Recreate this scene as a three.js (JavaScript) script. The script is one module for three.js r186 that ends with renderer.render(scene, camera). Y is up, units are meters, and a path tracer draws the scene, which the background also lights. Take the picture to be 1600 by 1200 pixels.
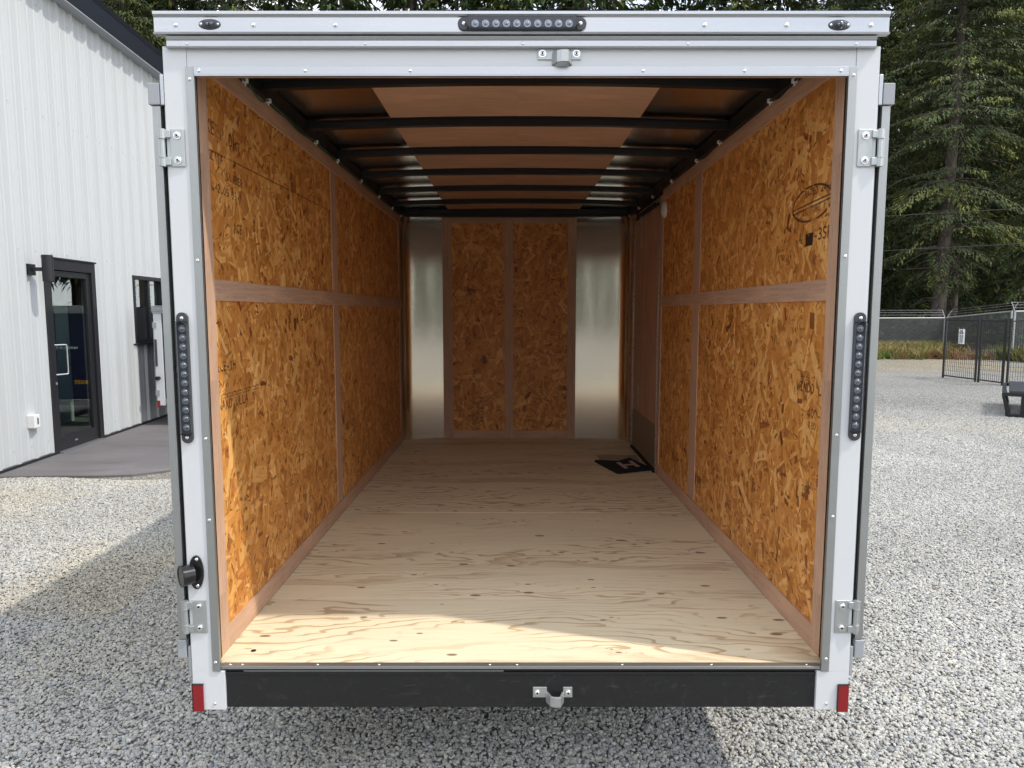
import * as THREE from 'three';
import { mergeGeometries } from 'three/addons/utils/BufferGeometryUtils.js';
import { RoundedBoxGeometry } from 'three/addons/geometries/RoundedBoxGeometry.js';

// ---------------------------------------------------------------- camera, sky, sun, exposure
const scene = new THREE.Scene();
const camera = new THREE.PerspectiveCamera(57.0, 4 / 3, 0.05, 1500);
camera.position.set(-0.028, 1.65, 2.18);
camera.rotation.set(THREE.MathUtils.degToRad(-5.84), 0, 0);
const renderer = new THREE.WebGLRenderer({ antialias: true });
renderer.toneMapping = THREE.LinearToneMapping;
renderer.toneMappingExposure = 1.5;
renderer.shadowMap.enabled = true;

const SUN = new THREE.Vector3(0.70, 1.0, 0.217).normalize();
const sun = new THREE.DirectionalLight(new THREE.Color().setRGB(1, 0.94, 0.84), 2.0);
sun.position.copy(SUN).multiplyScalar(60); sun.target.position.set(0, 0, 0);
sun.castShadow = true; sun.shadow.mapSize.set(4096, 4096); sun.shadow.radius = 2.2;
Object.assign(sun.shadow.camera, { left: -45, right: 45, top: 45, bottom: -45, near: 1, far: 160 });
scene.add(sun, sun.target);

// ---------------------------------------------------------------- random and noise
function rng(seed) { let a = seed >>> 0; return () => { a = (a + 0x6d2b79f5) | 0; let t = Math.imul(a ^ (a >>> 15), 1 | a); t = (t + Math.imul(t ^ (t >>> 7), 61 | t)) ^ t; return ((t ^ (t >>> 14)) >>> 0) / 4294967296; }; }
const hash2 = (x, y, s) => { let h = Math.imul(x, 374761393) ^ Math.imul(y, 668265263) ^ Math.imul(s, 974634777); h = Math.imul(h ^ (h >>> 13), 1274126177); return ((h ^ (h >>> 16)) >>> 0) / 4294967296; };
function vnoise(x, y, s = 0) {
  const ix = Math.floor(x), iy = Math.floor(y), fx = x - ix, fy = y - iy, u = fx * fx * (3 - 2 * fx), v = fy * fy * (3 - 2 * fy);
  const a = hash2(ix, iy, s), b = hash2(ix + 1, iy, s), c = hash2(ix, iy + 1, s), d = hash2(ix + 1, iy + 1, s);
  return a + (b - a) * u + (c - a) * v + (a - b - c + d) * u * v;
}
function fbm(x, y, o = 4, s = 0) { let f = 0, a = 0.5, n = 0; for (let i = 0; i < o; i++) { f += a * vnoise(x, y, s + i * 17); n += a; a *= 0.5; x *= 2.03; y *= 2.03; } return f / n; }
const sstep = (a, b, x) => { const t = Math.min(1, Math.max(0, (x - a) / (b - a))); return t * t * (3 - 2 * t); };
const lin2s = (c) => Math.round(255 * (c <= 0.0031308 ? 12.92 * c : 1.055 * Math.pow(Math.min(1, c), 1 / 2.4) - 0.055));

// sky: pale blue with thin broken cloud
{
  const W = 1024, H = 512, d = new Float32Array(W * H * 4);
  for (let j = 0; j < H; j++) for (let i = 0; i < W; i++) {
    const el = ((j + 0.5) / H - 0.5) * Math.PI, az = ((i + 0.5) / W) * 2 * Math.PI, y = Math.sin(el), up = Math.max(0, y);
    const k = Math.pow(1 - up, 2.2);
    let r = 0.52 + 0.95 * k, g = 0.66 + 0.84 * k, b = 0.94 + 0.58 * k;
    const cx = Math.cos(az) * Math.cos(el) / (up + 0.25), cz = Math.sin(az) * Math.cos(el) / (up + 0.25);
    const c = sstep(0.46, 0.72, fbm(cx * 1.6 + 7, cz * 1.6 + 3, 5, 5)) * 0.8 * sstep(-0.02, 0.1, y);
    r += (1.5 - r) * c; g += (1.5 - g) * c; b += (1.5 - b) * c;
    const o = (j * W + i) * 4; d[o] = r; d[o + 1] = g; d[o + 2] = b; d[o + 3] = 1;
  }
  const t = new THREE.DataTexture(d, W, H, THREE.RGBAFormat, THREE.FloatType);
  t.mapping = THREE.EquirectangularReflectionMapping; t.magFilter = THREE.LinearFilter; t.minFilter = THREE.LinearFilter; t.needsUpdate = true;
  scene.background = t; scene.environment = t; scene.backgroundIntensity = scene.environmentIntensity = 1.0;
}

// ---------------------------------------------------------------- helpers
const rgb = (r, g, b) => new THREE.Color().setRGB(r, g, b);
const std = (o) => new THREE.MeshStandardMaterial(o);
const taken = new Map();
function numbered(n) { const k = taken.get(n) || 0; taken.set(n, k + 1); return k ? `${n}_${String(k).padStart(3, '0')}` : n; }
function shade(o) { o.traverse((m) => { if (m.isMesh) { m.castShadow = true; m.receiveShadow = true; } }); return o; }
function tag(o, label, category, group, kind) { o.userData.label = label; if (category) o.userData.category = category; if (group) o.userData.group = group; if (kind) o.userData.kind = kind; return o; }
function thing(name, label, category, pos = [0, 0, 0], turn = 0, group) {
  const g = new THREE.Group(); g.name = numbered(name); g.position.set(...pos); g.rotation.y = turn; tag(g, label, category, group); scene.add(g); return g;
}
function norm(g) { let r = g.index ? g.toNonIndexed() : g; for (const k of Object.keys(r.attributes)) if (!['position', 'normal', 'uv', 'color'].includes(k)) r.deleteAttribute(k); if (!r.attributes.uv) r.setAttribute('uv', new THREE.BufferAttribute(new Float32Array(r.attributes.position.count * 2), 2)); return r; }
const join = (gs) => { gs = gs.flat(9); return gs.length === 1 ? gs[0] : mergeGeometries(gs.map(norm)); };
function part(parent, name, geo, mat, kind) {
  const m = new THREE.Mesh(Array.isArray(geo) ? join(geo) : geo, mat); m.name = name; if (kind) m.userData.kind = kind; parent.add(m); m.castShadow = m.receiveShadow = true; return m;
}
// box by its limits, chamfered where c > 0; uv in metres by the dominant axis
function box(x0, x1, y0, y1, z0, z1, c = 0) {
  const w = Math.abs(x1 - x0), h = Math.abs(y1 - y0), d = Math.abs(z1 - z0);
  const g = c ? new RoundedBoxGeometry(w, h, d, 1, Math.min(c, w / 2.1, h / 2.1, d / 2.1)) : new THREE.BoxGeometry(w, h, d);
  g.translate((x0 + x1) / 2, (y0 + y1) / 2, (z0 + z1) / 2); return uvm(g);
}
function uvm(g, turn = false) {
  g = norm(g); const p = g.attributes.position, n = g.attributes.normal, u = g.attributes.uv;
  for (let i = 0; i < p.count; i++) {
    const ax = Math.abs(n.getX(i)), ay = Math.abs(n.getY(i)), az = Math.abs(n.getZ(i));
    let a, b; if (ax >= ay && ax >= az) { a = p.getZ(i); b = p.getY(i); } else if (ay >= az) { a = p.getX(i); b = p.getZ(i); } else { a = p.getX(i); b = p.getY(i); }
    turn ? u.setXY(i, b, a) : u.setXY(i, a, b);
  }
  return g;
}
function uvf(g, f) { g = norm(g); const p = g.attributes.position, u = g.attributes.uv; for (let i = 0; i < p.count; i++) { const [a, b] = f(p.getX(i), p.getY(i), p.getZ(i)); u.setXY(i, a, b); } return g; }
const turnUV = (g) => uvm(g, true);
const cyl = (r, h, x, y, z, ax = 'y', n = 16, r2 = r) => { const g = new THREE.CylinderGeometry(r2, r, h, n); if (ax === 'z') g.rotateX(Math.PI / 2); if (ax === 'x') g.rotateZ(Math.PI / 2); g.translate(x, y, z); return norm(g); };
function bar(a, b, r, n = 6) { const A = new THREE.Vector3(...a), B = new THREE.Vector3(...b), d = B.clone().sub(A); const g = new THREE.CylinderGeometry(r, r, d.length(), n); g.applyQuaternion(new THREE.Quaternion().setFromUnitVectors(new THREE.Vector3(0, 1, 0), d.clone().normalize())); g.translate(...A.add(B).multiplyScalar(0.5).toArray()); return norm(g); }
function canvas(w, h) { const c = document.createElement('canvas'); c.width = w; c.height = h; return c; }
function ctex(c, srgb = true, rep) { const t = new THREE.CanvasTexture(c); if (srgb) t.colorSpace = THREE.SRGBColorSpace; t.wrapS = t.wrapT = THREE.RepeatWrapping; t.magFilter = THREE.LinearFilter; if (rep) t.repeat.set(...rep); return t; }
function dtex(w, h, f, srgb = true, rep) {
  const d = new Uint8Array(w * h * 4), o = [0, 0, 0];
  for (let j = 0; j < h; j++) for (let i = 0; i < w; i++) { f(i, j, o); const k = (j * w + i) * 4; d[k] = o[0]; d[k + 1] = o[1]; d[k + 2] = o[2]; d[k + 3] = 255; }
  const t = new THREE.DataTexture(d, w, h); if (srgb) t.colorSpace = THREE.SRGBColorSpace; t.wrapS = t.wrapT = THREE.RepeatWrapping; t.magFilter = THREE.LinearFilter; t.minFilter = THREE.LinearMipmapLinearFilter; t.generateMipmaps = true; t.needsUpdate = true; if (rep) t.repeat.set(...rep); return t;
}

// ---------------------------------------------------------------- material textures
// oriented strand board: wood strands laid over one another, inked mill stamps
function osb(w, h, ppm, seed, ink) {
  const R = rng(seed), c = canvas(w, h), x = c.getContext('2d'), bc = canvas(w, h), b = bc.getContext('2d');
  x.fillStyle = 'rgb(150,95,42)'; x.fillRect(0, 0, w, h); b.fillStyle = '#606060'; b.fillRect(0, 0, w, h);
  const pal = [[209, 155, 88], [192, 132, 67], [184, 123, 59], [174, 113, 54], [205, 153, 88], [166, 105, 49], [187, 127, 65], [216, 169, 105], [179, 118, 59], [195, 137, 72]];
  const dark = [[96, 50, 22], [112, 62, 28], [80, 42, 18], [126, 66, 34]];
  const flake = (cx, cy, L, W, a, col, hgt) => {
    x.save(); b.save(); x.translate(cx, cy); x.rotate(a); b.translate(cx, cy); b.rotate(a);
    const pts = []; const k = 3 + Math.floor(R() * 2);
    for (let i = 0; i <= k; i++) pts.push([-L / 2 + (L * i) / k + (R() - 0.5) * L * 0.1, -W / 2 * (0.55 + R() * 0.6)]);
    for (let i = k; i >= 0; i--) pts.push([-L / 2 + (L * i) / k + (R() - 0.5) * L * 0.1, W / 2 * (0.55 + R() * 0.6)]);
    for (const q of [x, b]) { q.beginPath(); pts.forEach((p, i) => (i ? q.lineTo(...p) : q.moveTo(...p))); q.closePath(); }
    x.globalAlpha = 0.72; x.fillStyle = `rgb(${col.map((v) => Math.round(v)).join(',')})`; x.fill(); b.globalAlpha = 0.85; b.fillStyle = `rgb(${hgt},${hgt},${hgt})`; b.fill();
    x.clip(); x.lineWidth = 0.9;
    const n = 2 + Math.floor(W / 3);
    for (let i = 0; i < n; i++) { const yy = (R() - 0.5) * W, d = R() < 0.55 ? -26 : 22; x.globalAlpha = 0.18 + R() * 0.24; x.strokeStyle = `rgb(${col.map((v) => Math.max(0, Math.min(255, Math.round(v + d)))).join(',')})`; x.beginPath(); x.moveTo(-L / 2, yy); x.quadraticCurveTo(0, yy + (R() - 0.5) * W * 0.5, L / 2, yy + (R() - 0.5) * 3); x.stroke(); }
    x.restore(); b.restore();
  };
  const area = (w / ppm) * (h / ppm), N = Math.round(area * 2300);
  for (let i = 0; i < N; i++) {
    if (ink && i === Math.floor(N * 0.93)) { x.globalAlpha = 1; ink(x, ppm); }
    const big = R() < 0.5, huge = R() < 0.07, L = (huge ? 0.10 + R() * 0.09 : big ? 0.05 + R() * 0.09 : 0.015 + R() * 0.05) * ppm, W = (huge ? 0.03 + R() * 0.035 : big ? 0.009 + R() * 0.026 : 0.003 + R() * 0.011) * ppm;
    const a = Math.PI / 2 + (R() + R() + R() - 1.5) * 1.9, j = (R() - 0.5) * 20;
    const isDark = R() < 0.085, p = isDark ? dark[Math.floor(R() * 4)] : pal[Math.floor(R() * pal.length)];
    flake(R() * w, R() * h, isDark ? L * 0.5 : L, isDark ? W * 0.7 : W, a, p.map((v) => Math.min(255, v + j)), Math.round(70 + R() * 185));
  }
  for (let i = 0; i < area * 230; i++) flake(R() * w, R() * h, (0.008 + R() * 0.03) * ppm, (0.002 + R() * 0.006) * ppm, R() * 3.1, dark[Math.floor(R() * 4)], 20);
  return std({ map: ctex(c), bumpMap: ctex(bc, false), bumpScale: 0.0011, roughness: 0.52, color: rgb(1.36, 1.38, 1.36) });
}
function inkText(x, s, px, py, size, rot, alpha = 0.8, font = 'monospace') { x.save(); x.translate(px, py); x.rotate(rot); x.font = `bold ${size}px ${font}`; x.fillStyle = `rgba(28,18,20,${alpha})`; x.fillText(s, 0, 0); x.restore(); }

// rotary cut fir plywood: wavy growth lines, knots, pin specks
function plywood(seed, W = 1024, D = 640, wm = 2.0, dm = 1.25) {
  const R = rng(seed), knots = [];
  for (let i = 0; i < 42; i++) knots.push([R() * wm, R() * dm, 0.006 + R() * R() * 0.016, 0.5 + R()]);
  let row = -1, near = [];
  return dtex(W, D, (i, j, o) => {
    const u = (i / W) * wm, v = (j / D) * dm;
    if (j !== row) { row = j; near = knots.filter((k) => Math.abs(k[1] - v) < k[2] * 6.3); }
    let h = v * 21 + 8.5 * (fbm(u * 0.85, v * 2.4, 3, seed) - 0.5) + 2.6 * (fbm(u * 2.6, v * 11, 3, seed + 9) - 0.5) + 0.5 * (vnoise(u * 14, v * 60, seed + 4) - 0.5), kd = 0;
    for (const [ku, kv, kr, ks] of near) {
      const dx = (u - ku) / (kr * 4.5), dy = (v - kv) / (kr * 2.1), r2 = dx * dx + dy * dy;
      if (r2 < 9) { h += ks * Math.exp(-r2 * 0.9) * (kv > v ? -0.8 : 0.8); const rr = ((u - ku) / (kr * 1.5)) ** 2 + ((v - kv) / (kr * 0.62)) ** 2; kd = Math.max(kd, sstep(1, 0.35, rr)); }
    }
    const p = h - Math.floor(h), mod = fbm(u * 1.3 + 4, v * 6, 3, seed + 30);
    const line = sstep(0.66, 0.95, p) * sstep(1, 0.97, p) * (0.10 + 1.5 * sstep(0.34, 0.72, mod));
    const fine = fbm(u * 7, v * 260, 2, seed + 40) - 0.5, tone = fbm(u * 0.9, v * 2.2, 3, seed + 60) - 0.5;
    const flame = sstep(0.60, 0.72, fbm(u * 0.7 + 0.4 * Math.sin(h * 0.8), v * 5.5 + 0.25 * Math.sin(u * 5), 3, seed + 80)) * (0.35 + 0.5 * sstep(0.35, 0.6, p));
    let t = Math.min(1, Math.max(line * 0.95, flame * 0.75));
    const k = 1 + fine * 0.16 + tone * 0.2;
    let r = (0.83 - 0.27 * t) * k, g = (0.725 - 0.32 * t) * k, b = (0.51 - 0.27 * t) * k;
    const speck = hash2(Math.floor(u * 300), Math.floor(v * 420), seed) > 0.9993 ? 0.5 : 0, q = Math.max(kd * 0.85, speck);
    r += (0.16 - r) * q; g += (0.085 - g) * q; b += (0.045 - b) * q;
    o[0] = lin2s(r); o[1] = lin2s(g); o[2] = lin2s(b);
  });
}
const lauanTex = dtex(512, 512, (i, j, o) => {
  const u = i / 512, v = j / 512, per = (x) => Math.sin(x * Math.PI * 2);
  const f = fbm(u * 90, v * 5 + 0.3 * per(u), 3, 71) - 0.5, g0 = fbm(u * 9, v * 3, 3, 77) - 0.5, pore = hash2(Math.floor(u * 256), Math.floor(v * 40 + 9 * hash2(Math.floor(u * 256), 1, 3)), 5) > 0.93 ? -0.12 : 0;
  const k = 1 + f * 0.36 + g0 * 0.34 + pore;
  o[0] = lin2s(0.57 * k); o[1] = lin2s(0.365 * k); o[2] = lin2s(0.25 * k);
}, true, [1.4, 1.4]);
const concreteTex = dtex(1024, 1024, (i, j, o) => {
  const u = i / 1024, v = j / 1024, a = fbm(u * 6, v * 9, 5, 91), s = fbm(u * 3 + a, v * 26 + a * 2, 4, 95), k = 0.62 + 0.42 * a + 0.34 * (s - 0.5) + 0.12 * (hash2(i, j, 4) - 0.5);
  o[0] = lin2s(0.18 * k); o[1] = lin2s(0.165 * k); o[2] = lin2s(0.165 * k);
}, true, [0.25, 0.25]);
const barkTex = dtex(256, 512, (i, j, o) => {
  const u = i / 256, v = j / 512, f = Math.abs(vnoise(u * 22 + 1.6 * fbm(u * 5, v * 14, 3, 3), v * 12, 8) - 0.5) * 2, k = 0.45 + 0.75 * f + 0.35 * (fbm(u * 40, v * 60, 2, 6) - 0.5);
  o[0] = lin2s(0.115 * k); o[1] = lin2s(0.092 * k); o[2] = lin2s(0.075 * k);
});
const metalScuff = dtex(512, 512, (i, j, o) => { const u = i / 512, v = j / 512; const k = Math.round(255 * (0.82 + 0.22 * (fbm(u * 2, v * 220, 2, 33) - 0.5) + 0.12 * (fbm(u * 5, v * 5, 3, 36) - 0.5))); o[0] = o[1] = o[2] = Math.max(0, Math.min(255, k)); }, false);
const wearTex = dtex(512, 512, (i, j, o) => { const u = i / 512, v = j / 512; const k = Math.round(255 * Math.min(1, 0.88 + 0.22 * (fbm(u * 14, v * 14, 4, 133) - 0.5))); o[0] = o[1] = o[2] = Math.max(0, k); }, false);

const M = {
  white: std({ color: rgb(0.66, 0.67, 0.675), roughness: 0.38 }),
  wallWhite: std({ color: rgb(0.53, 0.545, 0.54), roughness: 0.48 }),
  alu: std({ color: rgb(0.50, 0.51, 0.525), metalness: 1, roughness: 0.36, roughnessMap: metalScuff }),
  aluDull: std({ color: rgb(0.42, 0.43, 0.42), metalness: 0.9, roughness: 0.55, roughnessMap: metalScuff }),
  zinc: std({ color: rgb(0.50, 0.52, 0.51), metalness: 0.85, roughness: 0.55, roughnessMap: wearTex }),
  bolt: std({ color: rgb(0.85, 0.85, 0.86), metalness: 1, roughness: 0.22 }),
  steelSheet: std({ color: rgb(0.76, 0.70, 0.58), metalness: 1, roughness: 0.16, roughnessMap: metalScuff }),
  galv: std({ color: rgb(0.66, 0.65, 0.62), metalness: 1, roughness: 0.26, roughnessMap: metalScuff }),
  black: std({ color: rgb(0.009, 0.009, 0.010), roughness: 0.55, roughnessMap: wearTex }),
  blackGloss: std({ color: rgb(0.012, 0.012, 0.013), roughness: 0.25 }),
  rubber: std({ color: rgb(0.014, 0.014, 0.015), roughness: 0.75 }),
  capGrey: std({ color: rgb(0.34, 0.355, 0.37), roughness: 0.5 }),
  red: new THREE.MeshPhysicalMaterial({ color: rgb(0.25, 0.004, 0.008), roughness: 0.4, clearcoat: 0.3, clearcoatRoughness: 0.15, bumpMap: wearTex, bumpScale: 0.0006 }),
  lauan: std({ map: lauanTex, roughness: 0.62, bumpMap: lauanTex, bumpScale: 0.0003 }),
  lamp: std({ color: rgb(0.05, 0.052, 0.058), roughness: 0.35 }),
  led: std({ color: rgb(0.55, 0.57, 0.6), metalness: 0.9, roughness: 0.2 }),
  lens: new THREE.MeshPhysicalMaterial({ color: rgb(0.6, 0.62, 0.66), transmission: 1, thickness: 0, roughness: 0.08, ior: 1.5 }),
  glass: new THREE.MeshPhysicalMaterial({ color: rgb(0.86, 0.93, 0.90), transmission: 1, thickness: 0, roughness: 0.0, ior: 1.62 }),
  concrete: std({ map: concreteTex, roughness: 0.85, bumpMap: concreteTex, bumpScale: 0.004 }),
  bark: std({ map: barkTex, roughness: 0.95, bumpMap: barkTex, bumpScale: 0.02 }),
  needle: new THREE.MeshPhysicalMaterial({ color: rgb(1.5, 1.42, 1.5), vertexColors: true, roughness: 0.95, specularIntensity: 0.2 }),
  doorBlack: std({ color: rgb(0.022, 0.022, 0.025), roughness: 0.4, metalness: 0.2 }),
  fascia: std({ color: rgb(0.012, 0.014, 0.022), roughness: 0.38 }),
  navy: std({ color: rgb(0.008, 0.014, 0.06), roughness: 0.28 }),
  plastic: std({ color: rgb(0.78, 0.78, 0.76), roughness: 0.4 }),
  green: std({ color: rgb(0.02, 0.11, 0.06), roughness: 0.45 }),
  galvPost: std({ color: rgb(0.45, 0.46, 0.46), metalness: 0.6, roughness: 0.55 }),
};

// ---------------------------------------------------------------- ground and gravel
const gravelTiles = (() => {
  const S = 2048, m = 3.2, ppm = S / m, R = rng(411), c = canvas(S, S), x = c.getContext('2d'), bc = canvas(S, S), b = bc.getContext('2d');
  x.fillStyle = 'rgb(106,104,99)'; x.fillRect(0, 0, S, S); b.fillStyle = '#202020'; b.fillRect(0, 0, S, S);
  for (let i = 0; i < 62000; i++) {
    const px = R() * S, py = R() * S, r = (0.0045 + R() * R() * 0.0085) * ppm, col = stoneTone(R), n = 5 + Math.floor(R() * 3), a0 = R() * 6.28, sq = 0.55 + R() * 0.4, hgt = Math.round(60 + R() * 195), pts = [];
    for (let k = 0; k < n; k++) { const a = (k / n) * 6.283, rr = r * (0.75 + R() * 0.4), ex = Math.cos(a) * rr, ey = Math.sin(a) * rr * sq; pts.push([ex * Math.cos(a0) - ey * Math.sin(a0), ex * Math.sin(a0) + ey * Math.cos(a0)]); }
    x.fillStyle = `rgb(${col.map(lin2s).join(',')})`; b.fillStyle = `rgb(${hgt},${hgt},${hgt})`;
    for (const ox of px < 12 ? [0, S] : px > S - 12 ? [0, -S] : [0]) for (const oy of py < 12 ? [0, S] : py > S - 12 ? [0, -S] : [0]) for (const q of [x, b]) { q.beginPath(); pts.forEach((p, k) => (k ? q.lineTo(px + ox + p[0], py + oy + p[1]) : q.moveTo(px + ox + p[0], py + oy + p[1]))); q.closePath(); q.fill(); }
  }
  return [ctex(c, true, [1 / m, 1 / m]), ctex(bc, false, [1 / m, 1 / m])];
})();
function stoneTone(R) {
  const k = 0.335 + R() * 0.18 + (R() < 0.1 ? 0.09 : 0), t = R();
  if (t < 0.07) return [k * 1.06, k * 0.98, k * 0.83];
  if (t < 0.16) return [k * 0.64, k * 0.67, k * 0.71];
  if (t < 0.2) return [k * 0.8, k * 0.73, k * 0.67];
  return [k * 1.01, k * 0.985, k * 0.905];
}
// patches where the rock is more or less coated with dust
const washed = (x, z) => 0.84 + 0.32 * fbm(x * 1.1 + 40, z * 1.1 + 9, 4, 271);
// what kind of ground lies where: 0 clean grey crushed rock, 1 tan fines
function tanFines(x, z) {
  const n = fbm(x * 0.5 + 20, z * 0.5 + 11, 4, 201);
  const wallSide = x < -2.2 && z > -5.6 && z < -1.5 ? 0.4 : 0;
  const track = z < -17.5 ? 0.8 : z < -15.5 ? 0.2 : 0;
  return Math.min(1, Math.max(0, wallSide * sstep(0.42, 0.6, n) + track * sstep(0.3, 0.55, n) + 0.2 * sstep(0.6, 0.72, n)));
}
{
  const line = (near0, near1, step) => { const a = []; for (let v = near0; v <= near1 + 1e-6; v += step) a.push(v); for (let e = 2, v = near1; v < 600; e *= 1.7) { v += e; a.push(v); } for (let e = 2, v = near0; v > -600; e *= 1.7) { v -= e; a.unshift(v); } return a; };
  const xs = line(-14, 26, 0.4), zs = line(-30, 8, 0.4), nx = xs.length, P = [], U = [], C = [], I = [];
  for (const z of zs) for (const x of xs) { P.push(x, 0, z); U.push(x, z); const t = tanFines(x, z), w = washed(x, z); C.push((1 + 0.10 * t) * w, (1 - 0.03 * t) * w, (1 - 0.26 * t) * w); }
  for (let j = 0; j < zs.length - 1; j++) for (let i = 0; i < nx - 1; i++) { const a = j * nx + i; I.push(a, a + nx, a + 1, a + 1, a + nx, a + nx + 1); }
  const g = new THREE.BufferGeometry(); g.setAttribute('position', new THREE.Float32BufferAttribute(P, 3)); g.setAttribute('uv', new THREE.Float32BufferAttribute(U, 2)); g.setAttribute('color', new THREE.Float32BufferAttribute(C, 3)); g.setIndex(I); g.computeVertexNormals();
  const ground = new THREE.Mesh(g, std({ map: gravelTiles[0], bumpMap: gravelTiles[1], bumpScale: 0.012, roughness: 0.95, vertexColors: true }));
  ground.name = 'ground'; ground.receiveShadow = true; tag(ground, 'open yard of grey crushed rock around the trailer', 'ground', null, 'structure'); scene.add(ground);
}
{
  // loose crushed rock lying on the yard, nearest the camera
  const R = rng(902), kinds = [];
  for (let v = 0; v < 4; v++) {
    const g = new THREE.IcosahedronGeometry(1, 0), p = g.attributes.position, seen = new Map();
    for (let i = 0; i < p.count; i++) { const k = [p.getX(i), p.getY(i), p.getZ(i)].map((q) => q.toFixed(3)).join(); if (!seen.has(k)) seen.set(k, 0.68 + R() * 0.5); const s = seen.get(k); p.setXYZ(i, p.getX(i) * s, p.getY(i) * s * 0.62, p.getZ(i) * s * 0.78); }
    g.computeVertexNormals(); kinds.push(g);
  }
  const lists = [[], [], [], []];
  const pad = (x, z) => x < -2.9 && z < -4.72 - 0.10 * Math.sin(x * 2.1) && x < -3.2 - 0.2 * (z + 5);
  const N = 1500000;
  for (let i = 0; i < N; i++) {
    const z = 0.35 - Math.pow(R(), 1.35) * 13.5, d = 2.18 - z, halfw = d * 0.80 + 0.35, x = -0.028 + (R() * 2 - 1) * halfw, keep = R(), t0 = R();
    if (Math.abs(x) > halfw) continue;
    if (x < -5.1 || pad(x, z)) continue;
    if (Math.abs(x) < 1.0 && z < -2.6) continue;               // deep under the trailer
    if (Math.abs(x) < d * 0.47 && z < -3.0 && x < 0) continue;    // wholly behind the trailer
    if (Math.abs(x) < d * 0.47 && z < -3.0 && x > 0) continue;
    // even cover close by, thinning where stones get smaller than a pixel
    const cover = 0.25 * halfw * Math.pow(Math.max(1e-4, (0.35 - z) / 13.5), 0.26);
    if (keep > cover * sstep(15, 5.5, d)) continue;
    lists[Math.floor(t0 * 4)].push([x, z]);
  }
  const mat = std({ roughness: 0.9, color: rgb(1, 1, 1) }), dm = new THREE.Object3D(), col = new THREE.Color();
  let total = 0;
  lists.forEach((L, v) => {
    const im = new THREE.InstancedMesh(kinds[v], mat, L.length); total += L.length;
    L.forEach(([x, z], i) => {
      const r = 0.0056 + R() * R() * 0.0098; dm.position.set(x, 0.002 + R() * 0.008, z); dm.rotation.set((R() - 0.5) * 0.9, R() * 6.28, (R() - 0.5) * 0.9); dm.scale.setScalar(r); dm.updateMatrix(); im.setMatrixAt(i, dm.matrix);
      const c = stoneTone(R), t = tanFines(x, z), w = washed(x, z); im.setColorAt(i, col.setRGB(c[0] * (1 + 0.08 * t) * w, c[1] * (1 - 0.02 * t) * w, c[2] * (1 - 0.22 * t) * w));
    });
    im.name = numbered('gravel'); im.castShadow = im.receiveShadow = true; tag(im, 'loose grey crushed rock scattered over the yard around the trailer', 'gravel', 'loose crushed rock', 'stuff'); scene.add(im);
  });
  console.log('stones', total);
}
// stamped concrete walk along the building
{
  const s = new THREE.Shape(), pts = [[-5.16, -4.70], [-4.6, -4.745], [-4.15, -4.75], [-3.85, -4.80], [-3.6, -4.98], [-3.35, -5.5], [-3.1, -6.3], [-3.0, -8], [-3.1, -20], [-6.1, -20]];
  pts.forEach(([x, z], i) => (i ? s.lineTo(x, -z) : s.moveTo(x, -z)));
  const g = new THREE.ExtrudeGeometry(s, { depth: 0.05, bevelEnabled: true, bevelSize: 0.008, bevelThickness: 0.008, bevelSegments: 1 }); g.rotateX(-Math.PI / 2); g.translate(0, -0.028, 0);
  const m = new THREE.Mesh(uvm(g), M.concrete); m.name = 'concrete_walk'; m.receiveShadow = m.castShadow = true; tag(m, 'grey stamped concrete walk along the foot of the white building', 'pavement', null, 'structure'); scene.add(m);
}

// ---------------------------------------------------------------- the open cargo trailer
const trailer = thing('cargo_trailer', 'large white enclosed cargo trailer with its rear doors open, empty wood-lined interior', 'trailer');
const FL = 0.5055, LEN = 4.162, XI = 1.0;
const dome = (r) => { const g = new THREE.SphereGeometry(r, 12, 5, 0, Math.PI * 2, 0, Math.PI / 2); g.scale(1, 0.62, 1); g.rotateX(Math.PI / 2); return norm(g); };
const DOME = dome(0.0055), BOLT = join([dome(0.0085), cyl(0.0105, 0.002, 0, 0, 0.001, 'z', 14)]), SOCKET = cyl(0.0032, 0.0016, 0, 0, 0.0052, 'z', 6);
function screw(parent, x, y, z, name = 'screw', g = DOME, m = M.bolt) { const s = part(parent, name, g, m); s.position.set(x, y, z); return s; }
function bolt(parent, x, y, z, s = 1) { const b = part(parent, 'bolt', BOLT, M.bolt); b.position.set(x, y, z); b.scale.setScalar(s); return b; }

// rear frame: two white posts and the header
for (const s of [-1, 1]) {
  const p = part(trailer, 'corner_post', [box(s * 0.9925, s * 1.062, FL - 0.013, 2.43, -0.07, 0, 0.0015), box(s * 0.958, s * 1.062, 0.362, FL - 0.0125, -0.07, -0.0002, 0.0015)], M.white);
  screw(p, s * 0.993, 0.383, 0.0);
  // inner flange that the door seals against
  part(p, 'door_stop', [box(s * 0.972, s * 0.9945, FL - 0.012, 2.371, 0.0005, 0.0042, 0.001), box(s * 0.9695, s * 0.9725, FL - 0.012, 2.371, -0.009, 0.0042)], M.aluDull);
  part(p, 'door_gasket', box(s * 0.980, s * 0.9925, FL, 2.35, -0.032, -0.0005), M.rubber);
  for (const y of [2.335, 1.805, 1.255, 0.995, 0.525]) screw(p, s * 0.9835, y + (s > 0 ? 0.012 : 0), 0.0042, 'screw', DOME);
  part(p, 'jamb', box(s * 0.993, s * 1.012, FL + 0.001, 2.40, -0.1145, -0.0725, 0.001), M.lauan);
  part(p, 'jamb_edge', box(s * 0.9925, s * 0.994, FL + 0.001, 2.40, -0.0715, -0.0325), M.lauan);
}
const header = part(trailer, 'header', box(-0.992, 0.992, 2.3495, 2.43, -0.028, -0.0025, 0.001), M.white);
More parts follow.
